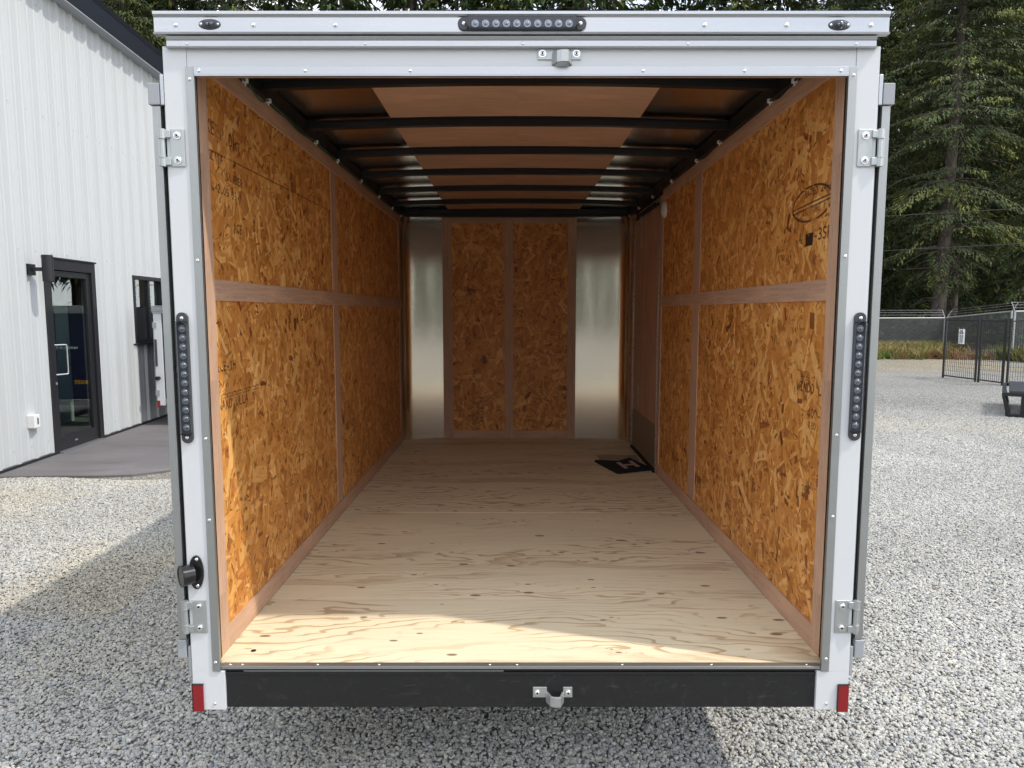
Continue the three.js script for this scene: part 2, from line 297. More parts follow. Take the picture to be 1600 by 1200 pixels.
part(header, 'door_stop', [box(-0.9715, 0.9715, 2.347, 2.372, -0.0005, 0.0042, 0.001), box(-0.9715, 0.9715, 2.3445, 2.347, -0.009, 0.0042)], M.alu);
for (const x of [-0.955, -0.33, 0.36, 0.945, -0.64, 0.66]) screw(header, x, 2.359, 0.0042);
part(header, 'head_jamb', box(-0.99, 0.99, 2.378, 2.425, -0.06, -0.029), M.lauan);
  part(header, 'head_lining', box(-0.955, 0.955, 2.3485, 2.3492, -0.0275, -0.012), M.lauan);
// aluminium top cap with its ribs
{
  const prof = [[0.0, 2.4215], [0.0135, 2.4215], [0.0145, 2.4255], [0.0075, 2.4275], [0.0075, 2.443], [0.010, 2.446], [0.012, 2.453], [0.012, 2.455], [0.0215, 2.457], [0.0225, 2.4625], [0.0155, 2.465], [0.0155, 2.505], [0.019, 2.508], [0.0225, 2.5125], [0.0225, 2.5195], [0.0205, 2.5215], [-0.09, 2.5235], [-0.09, 2.5205], [0.0, 2.5185]];
  const sh = new THREE.Shape(prof.filter(([, y]) => y > 2.456).map(([z, y]) => new THREE.Vector2(z, y)).concat([new THREE.Vector2(0, 2.457)]));
  const sh2 = new THREE.Shape(prof.filter(([, y]) => y < 2.457).map(([z, y]) => new THREE.Vector2(z, y)).concat([new THREE.Vector2(0, 2.456)]));
  const mk = (s, w) => { const g = new THREE.ExtrudeGeometry(s, { depth: 2 * w, bevelEnabled: false }); g.rotateY(-Math.PI / 2); g.scale(1, 1, 1); const n = norm(g); n.translate(w, 0, 0); const p = n.attributes.position; return uvm(n); };
  const cap = part(trailer, 'top_cap', [mk(sh, 1.0755)], M.alu);
  part(cap, 'drip_rail', [mk(sh2, 1.045)], M.alu);
  for (const x of [-1.012, -0.785, -0.545, 0.535, 0.775, 1.022]) screw(cap, x, 2.484, 0.0155, 'screw', dome(0.0075));
  for (const x of [-0.985, -0.46, 0.005, 0.49, 0.985]) screw(cap, x, 2.435, 0.0075, 'screw', dome(0.0052));
}
// stadium shaped clear-lens lamp bars
function lampBar(cx, cy, L, W, z, across, leds) {
  const st = (l, w, d, bv) => { const s = new THREE.Shape(), r = w / 2, a = l / 2 - r; s.absarc(a, 0, r, -Math.PI / 2, Math.PI / 2); s.absarc(-a, 0, r, Math.PI / 2, Math.PI * 1.5); const g = new THREE.ExtrudeGeometry(s, { depth: d, bevelEnabled: bv > 0, bevelSize: bv, bevelThickness: bv, bevelSegments: 3, curveSegments: 10 }); return norm(g); };
  const o = part(trailer, 'lamp_bar', [st(L - 0.003, W - 0.003, 0.006, 0.0015)], M.lamp); o.position.set(cx, cy, z); if (!across) o.rotation.z = Math.PI / 2;
  const inner = L - 2 * W;
  for (let i = 0; i < leds; i++) { const x = -inner / 2 + (inner * (i + 0.5)) / leds; const g = new THREE.SphereGeometry(W * 0.19, 12, 8); g.scale(1, 1, 0.55); const l = part(o, 'led', [norm(g), cyl(W * 0.30, 0.0015, 0, 0, -0.0005, 'z', 14)], M.led); l.position.set(x, 0, 0.008); }
  const lens = norm(st(inner + W * 0.5, W * 0.80, 0.012, 0.003)); lens.translate(0, 0, 0.006); part(o, 'lens', lens, M.lens);
  for (const s of [-1, 1]) { part(o, 'divider', box(s * (L / 2 - W * 0.80) - 0.0014, s * (L / 2 - W * 0.80) + 0.0014, -W * 0.46, W * 0.46, 0.004, 0.019), M.blackGloss); const b = part(o, 'bolt', dome(W * 0.17), M.bolt); b.position.set(s * (L / 2 - W * 0.5), 0, 0.0075); }
  return o;
}
lampBar(0.0015, 2.4855, 0.376, 0.036, 0.0155, true, 10);
lampBar(-1.0385, 1.445, 0.406, 0.036, 0.0005, false, 12);
lampBar(1.0385, 1.449, 0.398, 0.036, 0.0005, false, 12);
for (const [x, y] of [[-0.912, 2.4855], [0.929, 2.4835]]) {
  const o = part(trailer, 'marker_lamp', [(() => { const g = new THREE.SphereGeometry(1, 18, 8, 0, Math.PI * 2, 0, Math.PI / 2); g.scale(0.033, 0.005, 0.0155); g.rotateX(Math.PI / 2); return norm(g); })()], M.lamp); o.position.set(x, y, 0.0155);
  const g = new THREE.SphereGeometry(1, 18, 8, 0, Math.PI * 2, 0, Math.PI / 2); g.scale(0.017, 0.012, 0.012); g.rotateX(Math.PI / 2); const le = part(o, 'lens', norm(g), M.lens); le.position.z = 0.003;
  for (const dx of [-0.005, 0.006]) { const d = part(o, 'led', norm(new THREE.SphereGeometry(0.0042, 8, 6)), M.led); d.position.set(dx, 0, 0.007); }
  for (const dx of [-0.025, 0.025]) { const b = part(o, 'bolt', dome(0.004), M.bolt); b.position.set(dx, 0, 0.003); }
}
// cam-bar keepers of bent steel strap
function keeper(cx, cy, flip) {
  const o = part(trailer, 'latch_keeper', [box(-0.064, -0.019, -0.0185, 0.0165, 0, 0.0045, 0.0012), box(0.034, 0.064, -0.0185, 0.0165, 0, 0.0045, 0.0012),
    (() => { const s = new THREE.Shape([[-0.021, 0], [-0.021, 0.0045], [-0.008, 0.031], [0.004, 0.037], [0.024, 0.037], [0.036, 0.006], [0.036, 0], [0.031, 0], [0.021, 0.032], [0.005, 0.032], [-0.005, 0.027], [-0.016, 0]].map(([a, b]) => new THREE.Vector2(a, b))); const g = new THREE.ExtrudeGeometry(s, { depth: 0.032, bevelEnabled: true, bevelSize: 0.0008, bevelThickness: 0.0008, bevelSegments: 1 }); g.rotateX(Math.PI / 2); g.translate(0, -0.0015, 0); return norm(g); })()], M.zinc);
  o.position.set(cx, cy, flip ? -0.0075 : -0.0025); if (!flip) { o.rotation.z = 0; o.position.y += 0.02; }
  for (const x of [-0.05, 0.0505]) { const b = bolt(o, x, -0.002, 0.0045, 1.05); part(b, 'socket', SOCKET, M.black); }
}
keeper(0.112, 2.402 - 0.012, false);
keeper(0.104, 0.421, true);
// hinges
function hinge(s, y0, y1) {
  const h = y1 - y0, o = part(trailer, 'hinge', [(() => { const g = box(1.006, 1.05, y0, y1, 0.0005, 0.0055, 0.002); g.scale(s, 1, 1); if (s < 0) { const ix = norm(g); flipWind(ix); return ix; } return g; })(),
    box(s * 1.046, s * 1.066, y0 + 0.004, y0 + h * 0.24, 0.0005, 0.011, 0.002), box(s * 1.046, s * 1.066, y1 - h * 0.24, y1 - 0.004, 0.0005, 0.011, 0.002)], M.zinc);
  part(o, 'knuckle', [cyl(0.0095, h * 0.24, s * 1.071, y0 + h * 0.125, 0.006), cyl(0.0095, h * 0.24, s * 1.071, y1 - h * 0.125, 0.006), cyl(0.0075, h * 0.5, s * 1.071, (y0 + y1) / 2, 0.006), cyl(0.0112, 0.003, s * 1.071, y0 + h * 0.25, 0.006), cyl(0.0112, 0.003, s * 1.071, y1 - h * 0.25, 0.006)], M.zinc);
  part(o, 'door_leaf', box(s * 1.072, s * 1.088, y0 + h * 0.04, y1 - h * 0.04, -0.004, 0.0015, 0.0015), M.zinc);
  for (const y of [y0 + 0.019, y1 - 0.019]) { const b = bolt(o, s * 1.027, y, 0.0055, 1.1); part(b, 'socket', SOCKET, M.black); }
}
function flipWind(g) { for (const k of Object.keys(g.attributes)) { const a = g.attributes[k], n = a.itemSize; for (let i = 0; i < a.count; i += 3) for (let c = 0; c < n; c++) { const q = a.array[(i + 1) * n + c]; a.array[(i + 1) * n + c] = a.array[(i + 2) * n + c]; a.array[(i + 2) * n + c] = q; } } g.computeVertexNormals(); return g; }
for (const s of [-1, 1]) { hinge(s, 2.082, 2.192); hinge(s, 0.624, 0.733); }
// the two doors, folded back along the trailer's sides, seen on edge
for (const s of [-1, 1]) {
  const d = part(trailer, 'rear_door', box(s * 1.0805, s * 1.1025, 0.545, 2.318, -0.985, -0.022, 0.002), M.white);
  part(d, 'edge_channel', [box(s * 1.079, s * 1.104, 0.598, 2.262, -0.05, -0.007, 0.002)], M.aluDull);
  part(d, 'gasket', [box(s * 1.064, s * 1.0785, 0.50, 2.30, -0.045, -0.022)], M.rubber);
  part(d, 'gasket_retainer', [box(s * 1.0635, s * 1.0695, 0.47, 2.30, -0.02, -0.013, 0.001)], M.aluDull);
  part(d, 'corner_cap', box(s * 1.0775, s * 1.113, 2.264, 2.327, -0.06, -0.002, 0.003), M.capGrey);
  part(d, 'corner_cap', box(s * 1.0785, s * 1.108, 0.535, 0.596, -0.06, -0.003, 0.003), M.capGrey);
  part(d, 'rod_cap', box(s * 1.0635, s * 1.0755, 2.262, 2.352, -0.05, -0.001, 0.003), M.alu);
  part(d, 'rod_cap', box(s * 1.064, s * 1.075, 0.475, 0.575, -0.05, -0.004, 0.003), M.capGrey);
}
// number-plate lamp hood on the left post
{
  const fl = (() => { const s = new THREE.Shape(); s.absellipse(0, 0, 0.021, 0.053, 0, Math.PI * 2); const g = new THREE.ExtrudeGeometry(s, { depth: 0.005, bevelEnabled: true, bevelSize: 0.002, bevelThickness: 0.002, bevelSegments: 2, curveSegments: 24 }); return norm(g); })();
  const hood = norm(new THREE.CylinderGeometry(0.034, 0.03, 0.036, 28, 2)); hood.rotateX(Math.PI / 2); hood.translate(0, 0, 0.02);
  const rim = norm(new THREE.TorusGeometry(0.033, 0.0022, 8, 28)); rim.translate(0, 0, 0.038);
  for (const g of [hood, rim]) { g.rotateY(-0.85); g.translate(-0.008, -0.004, 0.004); }
  const o = part(trailer, 'plate_lamp', [fl, hood, rim], M.blackGloss); o.position.set(-1.031, 0.826, 0.002);
  for (const dy of [-0.043, 0.043]) { const b = part(o, 'bolt', dome(0.006), M.bolt); b.position.set(0.004, dy, 0.007); }
}
// red reflectors at the feet of the posts
for (const [x, y] of [[-1.0445, 0.4045], [1.0445, 0.403]]) { const o = part(trailer, 'reflector', box(-0.0175, 0.0175, -0.0455, 0.0455, 0, 0.006, 0.002), M.red); o.position.set(x, y, 0.0005); part(o, 'rim', [box(-0.0185, 0.0185, 0.0455, 0.0475, 0, 0.007), box(-0.0185, -0.0168, -0.0465, 0.0455, 0, 0.0068)], M.black); }
// black enamel with scratches and dried dust
const enamel = (() => {
  const c = canvas(2048, 256), x = c.getContext('2d'), R = rng(321); x.fillStyle = 'rgb(24,24,25)'; x.fillRect(0, 0, 2048, 256);
  for (let i = 0; i < 900; i++) { x.globalAlpha = 0.03 + R() * 0.07; x.fillStyle = R() < 0.7 ? 'rgb(120,114,104)' : 'rgb(8,8,8)'; x.beginPath(); x.ellipse(R() * 2048, R() * 256, 2 + R() * 16, 1 + R() * 7, R() * 3, 0, 6.3); x.fill(); }
  for (let i = 0; i < 150; i++) { const px = R() * 2048, py = R() * 256, l = 5 + R() * R() * 70, a = R() < 0.6 ? (R() - 0.5) * 0.3 : R() * 3.14; x.globalAlpha = 0.1 + R() * 0.3; x.strokeStyle = 'rgb(150,148,144)'; x.lineWidth = 0.6 + R() * 0.9; x.beginPath(); x.moveTo(px, py); x.quadraticCurveTo(px + Math.cos(a) * l * 0.5, py + Math.sin(a) * l * 0.5 + (R() - 0.5) * 6, px + Math.cos(a) * l, py + Math.sin(a) * l); x.stroke(); }
  return std({ map: ctex(c, true, [0.5, 4]), roughness: 0.5, bumpMap: wearTex, bumpScale: 0.0008 });
})();
// sill: aluminium strip, black step and black rear skirt
const sill = part(trailer, 'rear_sill', [box(-0.957, 0.957, 0.366, 0.482, -0.06, -0.0085, 0.002), box(-0.957, 0.957, 0.484, FL - 0.014, -0.075, -0.016, 0.002), box(-0.957, 0.957, 0.4785, 0.4865, -0.03, -0.006, 0.002)], enamel);
part(sill, 'threshold_strip', [box(-0.969, 0.969, FL - 0.006, FL + 0.0025, -0.006, -0.003), box(-0.969, 0.969, FL + 0.0005, FL + 0.003, -0.03, -0.003, 0.001)], M.aluDull);
part(sill, 'floor_edge', box(-0.968, 0.968, 0.488, FL - 0.0062, -0.031, -0.012), M.blackGloss);
for (const x of [-0.945, -0.905, -0.66, -0.46, -0.1, -0.012, 0.33, 0.62, 0.93]) { const b = screw(sill, x, FL + 0.003, -0.017, 'screw', dome(0.005)); b.rotation.x = -Math.PI / 2; }
part(sill, 'strip_joint', [box(-0.9, -0.055, 0.4872, 0.4905, -0.0165, -0.0095, 0.001)], M.aluDull);

// floor: sheets of fir plywood laid across
const deck = part(trailer, 'floor_frame', [box(-0.99, 0.99, 0.44, FL - 0.0195, -LEN, -0.08)], M.black);
[[-0.032, -0.549], [-0.5505, -1.773], [-1.7745, -2.998], [-2.9995, -LEN]].forEach(([a, b], k) => {
  const t = plywood(31 + k * 7), m = std({ map: t, roughness: 0.6, bumpMap: t, bumpScale: 0.0005 });
  const off = k === 0 ? 0.7 : 0;
  part(deck, 'plywood_sheet', uvf(box(-0.999, 0.999, FL - 0.019, FL + (k % 2 ? -0.0006 : 0), b, a, 0.0012), (x, y, z) => [(x + 1) / 2.0, (a - z + off) / 1.25]), m);
});
{ const k = part(deck, 'recessed_screw', [cyl(0.009, 0.001, -0.905, FL + 0.0006, -0.115, 'y', 12)], M.black); }

// interior walls
const printLeft = (x, p) => {   // mill stamps, dark ink
  const X = (z) => -z / 4.2 * 2048, Y = (y) => (1 - (y - FL) / 2.0) * 1024;
  inkText(x, 'KEEP DRY', X(-0.13), Y(2.225), 30, 0.05, 0.62); inkText(x, '24/16', X(-0.13), Y(2.14), 22, 0.03, 0.55); inkText(x, '24 LUMBER', X(-0.21), Y(2.10), 20, 0.03, 0.72); inkText(x, 'C-2009 05-1', X(-0.16), Y(2.045), 19, 0.03, 0.75);
  inkText(x, 'ICE-1H', X(-0.14), Y(1.45), 22, 0, 0.85);
  for (let i = 0; i < 26; i++) { x.fillStyle = 'rgba(28,18,20,0.62)'; x.fillRect(X(-0.14) + i * 7.2, Y(1.375) + (i % 3), 5, 2.4); x.fillRect(X(-0.14) + i * 7.2, Y(1.362), 4.6, 2); }
  inkText(x, 'HAXO ULLA', X(-0.14), Y(1.32), 24, 0, 0.66); inkText(x, 'ACE-1', X(-0.33), Y(1.925), 22, 0, 0.6);
  inkText(x, 'KEEP DRY', X(-1.9), Y(0.96), 30, 0, 0.6); inkText(x, '24-16', X(-2.0), Y(0.9), 26, 0, 0.6); inkText(x, 'ACE', X(-2.0), Y(2.12), 30, 0, 0.5);
  x.fillStyle = 'rgba(50,22,10,0.55)'; x.save(); x.translate(X(-0.14), Y(2.17)); x.rotate(-0.012); x.fillRect(0, 0, 770, 2.2); x.restore();
};
const printRight = (x, p) => {
  const X = (z) => (1 + z / 4.2) * 2048, Y = (y) => (1 - (y - FL) / 2.0) * 1024;
  x.strokeStyle = 'rgba(28,18,20,0.7)'; x.lineWidth = 3.5; x.beginPath(); x.ellipse(X(-0.3), Y(2.02), 78, 30, 0, 0, 6.28); x.stroke(); x.lineWidth = 2.4; x.beginPath(); x.moveTo(X(-0.46), Y(2.015)); x.lineTo(X(-0.13), Y(2.03)); x.moveTo(X(-0.46), Y(2.0)); x.lineTo(X(-0.13), Y(2.017)); x.stroke();
  inkText(x, 'RATED 24-40', X(-0.36), Y(2.045), 18, -0.02, 0.75); inkText(x, 'EXPOSURE 1', X(-0.37), Y(1.985), 15, -0.02, 0.6);
  inkText(x, 'A', X(-0.40), Y(1.89), 26, 0, 0.6); x.fillStyle = 'rgba(20,12,14,0.85)'; x.fillRect(X(-0.335), Y(1.92), 30, 22); inkText(x, '-3SPT', X(-0.27), Y(1.89), 28, 0, 0.7);
  inkText(x, '2009 - 40', X(-0.33), Y(1.42), 17, 0, 0.6); inkText(x, 'WINDO ENM 4', X(-0.36), Y(1.37), 24, 0, 0.7); inkText(x, '400-40', X(-0.26), Y(1.285), 22, 0, 0.7); inkText(x, '(180) 4', X(-0.27), Y(1.25), 17, 0, 0.6);
};
const printFront = (x) => { for (const [s, px, py, z] of [['RATED SHEATHING', 190, 960, 22], ['EXPOSURE 1', 212, 955, 22], ['24-16 PS', 232, 950, 26]]) inkText(x, s, px, py, z, -Math.PI / 2, 0.75); };
const OSBL = osb(2048, 1024, 488, 5, printLeft), OSBR = osb(2048, 1024, 488, 6, printRight), OSBF = osb(1024, 1024, 560, 7, printFront);
for (const s of [-1, 1]) {
  const wall = part(trailer, 'side_wall', [box(s * 1.036, s * 1.052, 0.42, 2.525, -4.3, -0.07)], M.white);
  const mat = s < 0 ? OSBL : OSBR, uv = (x, y, z) => [s < 0 ? -z / 4.2 : 1 + z / 4.2, (y - FL) / 2.0];
  const front = s < 0 ? -4.06 : -2.70;
  for (const [z0, z1] of [[-0.075, -1.76], [-1.7615, front]]) for (const [y0, y1] of [[FL + 0.001, 1.7185], [1.7195, 2.462]]) part(wall, 'strand_board', uvf(box(s * XI, s * 1.011, y0, y1, z1, z0, 0.001), uv), mat);
  if (s > 0) part(wall, 'strand_board', uvf(box(XI, 1.011, FL + 0.001, 2.462, -4.06, -3.82, 0.001), uv), mat);
  const X0 = s * XI, X1 = s * (XI - 0.005), X2 = s * (XI - 0.007);
  part(wall, 'trim_board', box(X0, X2, FL + 0.0005, 2.46, -0.137, -0.1155, 0.001), M.lauan);
  const trims = [[s < 0 ? -1.68 : -1.72, s < 0 ? -1.79 : -1.86, FL + 0.082, 2.398, 1], [-0.1375, front, FL + 0.0008, FL + 0.08, 0], [-0.1375, front, 1.686, 1.755, 0], [-0.1375, front, 2.40, 2.468, 0]];
  trims.forEach(([a, b, y0, y1, v]) => part(wall, 'trim_board', v ? box(X0, X1, y0, y1, b, a, 0.001) : turnUV(box(X0, X2, y0, y1, b, a, 0.001)), M.lauan));
  part(wall, 'trim_board', box(X0, s * (XI - 0.008), FL + 0.0005, 2.462, s < 0 ? -4.0 : -4.09, s < 0 ? -3.915 : -4.0, 0.001), M.lauan);
  part(wall, 'upper_rail', [box(s * 0.974, s * 1.03, 2.469, 2.526, -4.2, -0.12)], M.black);
  // wire along the top of the wall, held by small clips
  const R = rng(s < 0 ? 55 : 56), pts = [];
  const clips = [0.42, 0.66, 1.33, 1.75, 2.35, 2.95, 3.5, 3.95];
  for (let i = 0; i < clips.length; i++) { pts.push(new THREE.Vector3(s * 0.972, 2.4625, -clips[i])); if (i < clips.length - 1) pts.push(new THREE.Vector3(s * (0.968 - R() * 0.01), 2.456 - R() * 0.028, -(clips[i] * 0.45 + clips[i + 1] * 0.55))); }
  pts.unshift(new THREE.Vector3(s * 0.975, 2.463, -0.14));
  part(wall, 'wire', norm(new THREE.TubeGeometry(new THREE.CatmullRomCurve3(pts), 120, 0.0038, 6)), s < 0 ? M.green : M.black);
  for (const c of clips) part(wall, 'wire_clip', [box(s * 0.962, s * 0.982, 2.455, 2.471, -c - 0.006, -c + 0.006, 0.002), cyl(0.003, 0.012, s * 0.972, 2.452, -c)], M.plastic);
}
// white cover of the interior lamp high on the right wall
{ const g = new THREE.SphereGeometry(0.052, 20, 8, 0, Math.PI * 2, 0, Math.PI / 2); g.scale(1, 0.5, 1); g.rotateZ(Math.PI / 2); const o = part(trailer, 'dome_lamp', [norm(g), cyl(0.056, 0.008, 0.0, 0, 0, 'x', 20)], M.plastic); o.position.set(0.990, 2.325, -2.62); }
// side door in the right wall
{
  const d = part(trailer, 'side_door', box(0.994, 1.02, FL + 0.022, 2.385, -3.742, -2.782, 0.002), M.lauan);
  part(d, 'kick_plate', box(0.9915, 0.9945, FL + 0.03, 0.845, -3.738, -2.786), std({ color: rgb(0.30, 0.25, 0.18), metalness: 0.3, roughness: 0.6 }));
  part(d, 'edge_strip', [box(0.982, 1.005, FL + 0.01, 2.40, -3.812, -3.745, 0.002), box(0.986, 1.005, FL + 0.01, 2.4, -2.78, -2.765)], M.alu);
  part(d, 'trim_board', box(0.992, 1.0, FL + 0.001, 2.44, -2.765, -2.69, 0.001), M.lauan);
  part(d, 'bottom_seal', box(0.975, 1.0, FL + 0.0015, FL + 0.02, -3.742, -2.77, 0.003), M.rubber);
  part(d, 'holdback_track', [box(0.955, 0.992, 2.386, 2.398, -3.45, -2.79), cyl(0.004, 0.62, 0.962, 2.38, -3.12, 'z', 8)], M.black);
  const ch = []; for (let i = 0; i < 15; i++) { const t = norm(new THREE.TorusGeometry(0.007, 0.0018, 5, 10)); t.scale(0.75, 1.35, 1); t.rotateY(i % 2 ? Math.PI / 2 : 0); t.translate(0.972, 2.372 - i * 0.0155, -3.36); ch.push(t); } part(d, 'chain', ch, M.zinc);
  part(d, 'notice', [box(0.9925, 0.9945, 0.97, 1.06, -3.56, -3.46), box(0.9925, 0.9945, 0.88, 0.955, -3.56, -3.46)], std({ color: rgb(0.55, 0.5, 0.45), roughness: 0.5 }));
}
// front wall
{
  const fw = part(trailer, 'front_wall', [box(-1.05, 1.05, 0.42, 2.548, -4.31, -4.275)], M.white);
  for (const [a, b] of [[-0.6, -0.056], [-0.0545, 0.5]]) part(fw, 'strand_board', uvf(box(a, b, FL + 0.001, 2.468, -LEN - 0.011, -LEN, 0.001), (x, y) => [(x + 0.7) / 1.83, (y - FL) / 1.98]), OSBF);
  const Z0 = -LEN, Z1 = -LEN + 0.006;
  for (const [a, b] of [[-0.645, -0.56], [-0.094, -0.018], [0.466, 0.542]]) part(fw, 'trim_board', box(a, b, FL + 0.0005, 2.475, Z0, Z1, 0.001), M.lauan);
  for (const [a, b] of [[-0.5595, -0.0945], [-0.0175, 0.4655]]) { part(fw, 'trim_board', turnUV(box(a, b, 2.425, 2.475, Z0, Z1 - 0.001, 0.001)), M.lauan); part(fw, 'trim_board', turnUV(box(a, b, FL + 0.0005, 0.578, Z0, Z1 - 0.001, 0.001)), M.lauan); }
  // bright bent sheet at each front corner
  for (const [xa, xb] of [[-0.645, -0.995], [0.542, 0.995]]) {
    const P = [], U = [], I = [], n = 26, m = 30, sg = Math.sign(xb), W = Math.abs(xb - xa), r = 0.07;
    for (let i = 0; i <= n; i++) for (let j = 0; j <= m; j++) {
      const t = (i / n) * (W - r + r * 1.5708), y = FL + 0.0005 + (j / m) * (2.475 - FL); let x, z;
      const cove = (q) => -LEN - 0.010 + 0.075 * q + (0.085 / (W - r)) * q * q;
      if (t < W - r) { x = t; z = cove(t); } else { const a = (t - (W - r)) / r; x = W - r + r * Math.sin(a); z = cove(W - r) + 0.25 * r * Math.sin(a) + r * (1 - Math.cos(a)); }
      const buckle = 0.0012 * (fbm(x * 5 + 3 * sg, y * 2.6, 3, 61) - 0.5);
      P.push(xa + sg * x, y, z + buckle); U.push(x, y);
    }
    for (let i = 0; i < n; i++) for (let j = 0; j < m; j++) { const a = i * (m + 1) + j, b = a + m + 1; sg > 0 ? I.push(a, b, a + 1, a + 1, b, b + 1) : I.push(a, a + 1, b, b, a + 1, b + 1); }
    const g = new THREE.BufferGeometry(); g.setAttribute('position', new THREE.Float32BufferAttribute(P, 3)); g.setAttribute('uv', new THREE.Float32BufferAttribute(U, 2)); g.setIndex(I); g.computeVertexNormals();
    part(fw, 'corner_sheet', g, M.steelSheet);
  }
  part(fw, 'upper_rail', [box(-1.0, 1.0, 2.476, 2.51, -4.2, -4.13)], M.black);
}
// roof: arched sheet on black bows, with a wood strip above the middle of the bows
{
  const ry = (x) => 2.532 + 0.024 * (1 - (x / 1.05) ** 2);
  const sheet = (x0, x1, z0, z1, off, nx, nz, th, wav) => {
    const mk = (o, fl) => { const P = [], U = [], I = []; for (let i = 0; i <= nx; i++) for (let j = 0; j <= nz; j++) { const x = x0 + ((x1 - x0) * i) / nx, z = z0 + ((z1 - z0) * j) / nz; P.push(x, ry(x) + o + (wav ? wav * Math.sin(z * 10.4) + 0.002 * (fbm(x * 4, z * 5, 2, 88) - 0.5) : 0), z); U.push(x, z); } for (let i = 0; i < nx; i++) for (let j = 0; j < nz; j++) { const a = i * (nz + 1) + j, b = a + nz + 1; fl ? I.push(a, a + 1, b, b, a + 1, b + 1) : I.push(a, b, a + 1, a + 1, b, b + 1); } const g = new THREE.BufferGeometry(); g.setAttribute('position', new THREE.Float32BufferAttribute(P, 3)); g.setAttribute('uv', new THREE.Float32BufferAttribute(U, 2)); g.setIndex(I); g.computeVertexNormals(); return norm(g); };
    return [mk(off, false), mk(off + th, true)];
  };
  const roof = part(trailer, 'roof', sheet(-1.06, 1.06, -4.3, -0.06, 0, 20, 64, 0.0025, 0.0022), M.galv);
  const bows = [-0.13, -0.615, -1.21, -1.8, -2.385, -2.98, -3.58, -4.12];
  for (const z of bows) {
    const gs = [], n = 16;
    const strip = (hw, y0, y1) => { for (let i = 0; i < n; i++) { const xa = -0.99 + (1.98 * i) / n, xb = -0.99 + (1.98 * (i + 1)) / n, v = (x, dy, dz) => [x, ry(x) + dy, z + dz]; const q = [v(xa, y0, -hw), v(xb, y0, -hw), v(xb, y0, hw), v(xa, y0, hw), v(xa, y1, -hw), v(xb, y1, -hw), v(xb, y1, hw), v(xa, y1, hw)], F = [[0, 1, 2, 3], [3, 2, 6, 7], [1, 0, 4, 5]], P = []; for (const [a, b, c, d] of F) P.push(...q[a], ...q[b], ...q[c], ...q[a], ...q[c], ...q[d]); const g = new THREE.BufferGeometry(); g.setAttribute('position', new THREE.Float32BufferAttribute(P, 3)); g.computeVertexNormals(); gs.push(norm(g)); } };
    strip(0.017, -0.046, -0.014); strip(0.038, -0.0175, -0.0135);
    part(roof, 'roof_bow', gs, M.black);
  }
  for (let i = 1; i < bows.length - 1; i++) part(roof, 'ceiling_panel', sheet(-0.585, 0.56, bows[i + 1] + 0.0015, bows[i] - 0.0015, -0.0132, 8, 2, 0.004, 0).map((g) => turnUV(g)), M.lauan);
  part(roof, 'ceiling_panel', sheet(-0.585, 0.56, bows[1] + 0.0015, bows[0], -0.0132, 8, 2, 0.004, 0).map((g) => turnUV(g)), M.lauan);
}
// running gear underneath, tongue ahead
{
  const ch = part(trailer, 'chassis', [box(-0.9, -0.84, 0.32, 0.438, -4.25, -0.1), box(0.84, 0.9, 0.32, 0.438, -4.25, -0.1), ...[-0.5, -1.1, -1.7, -2.3, -2.9, -3.5, -4.1].map((z) => box(-0.84, 0.84, 0.36, 0.43, z - 0.025, z + 0.025)), bar([-0.86, 0.36, -4.2], [0, 0.36, -5.5], 0.04), bar([0.86, 0.36, -4.2], [0, 0.36, -5.5], 0.04), cyl(0.03, 2.2, 0, 0.32, -2.4, 'x'), cyl(0.025, 0.5, 0, 0.28, -5.4)], M.black);
  for (const s of [-1, 1]) for (const z of [-2.4]) { const w = part(trailer, 'wheel', norm((() => { const g = new THREE.TorusGeometry(0.235, 0.085, 12, 30); g.rotateY(Math.PI / 2); g.scale(1.15, 1, 1); return g; })()), M.rubber); w.position.set(s * 1.17, 0.32, z); part(w, 'rim', cyl(0.18, 0.12, 0, 0, 0, 'x', 20), M.zinc); }
  for (const s of [-1, 1]) part(trailer, 'wheel_fender', [box(s * 1.053, s * 1.30, 0.665, 0.685, -2.85, -1.95, 0.008), box(s * 1.053, s * 1.30, 0.5, 0.68, -2.87, -2.85, 0.006), box(s * 1.053, s * 1.30, 0.5, 0.68, -1.95, -1.93, 0.006)], M.aluDull);
}
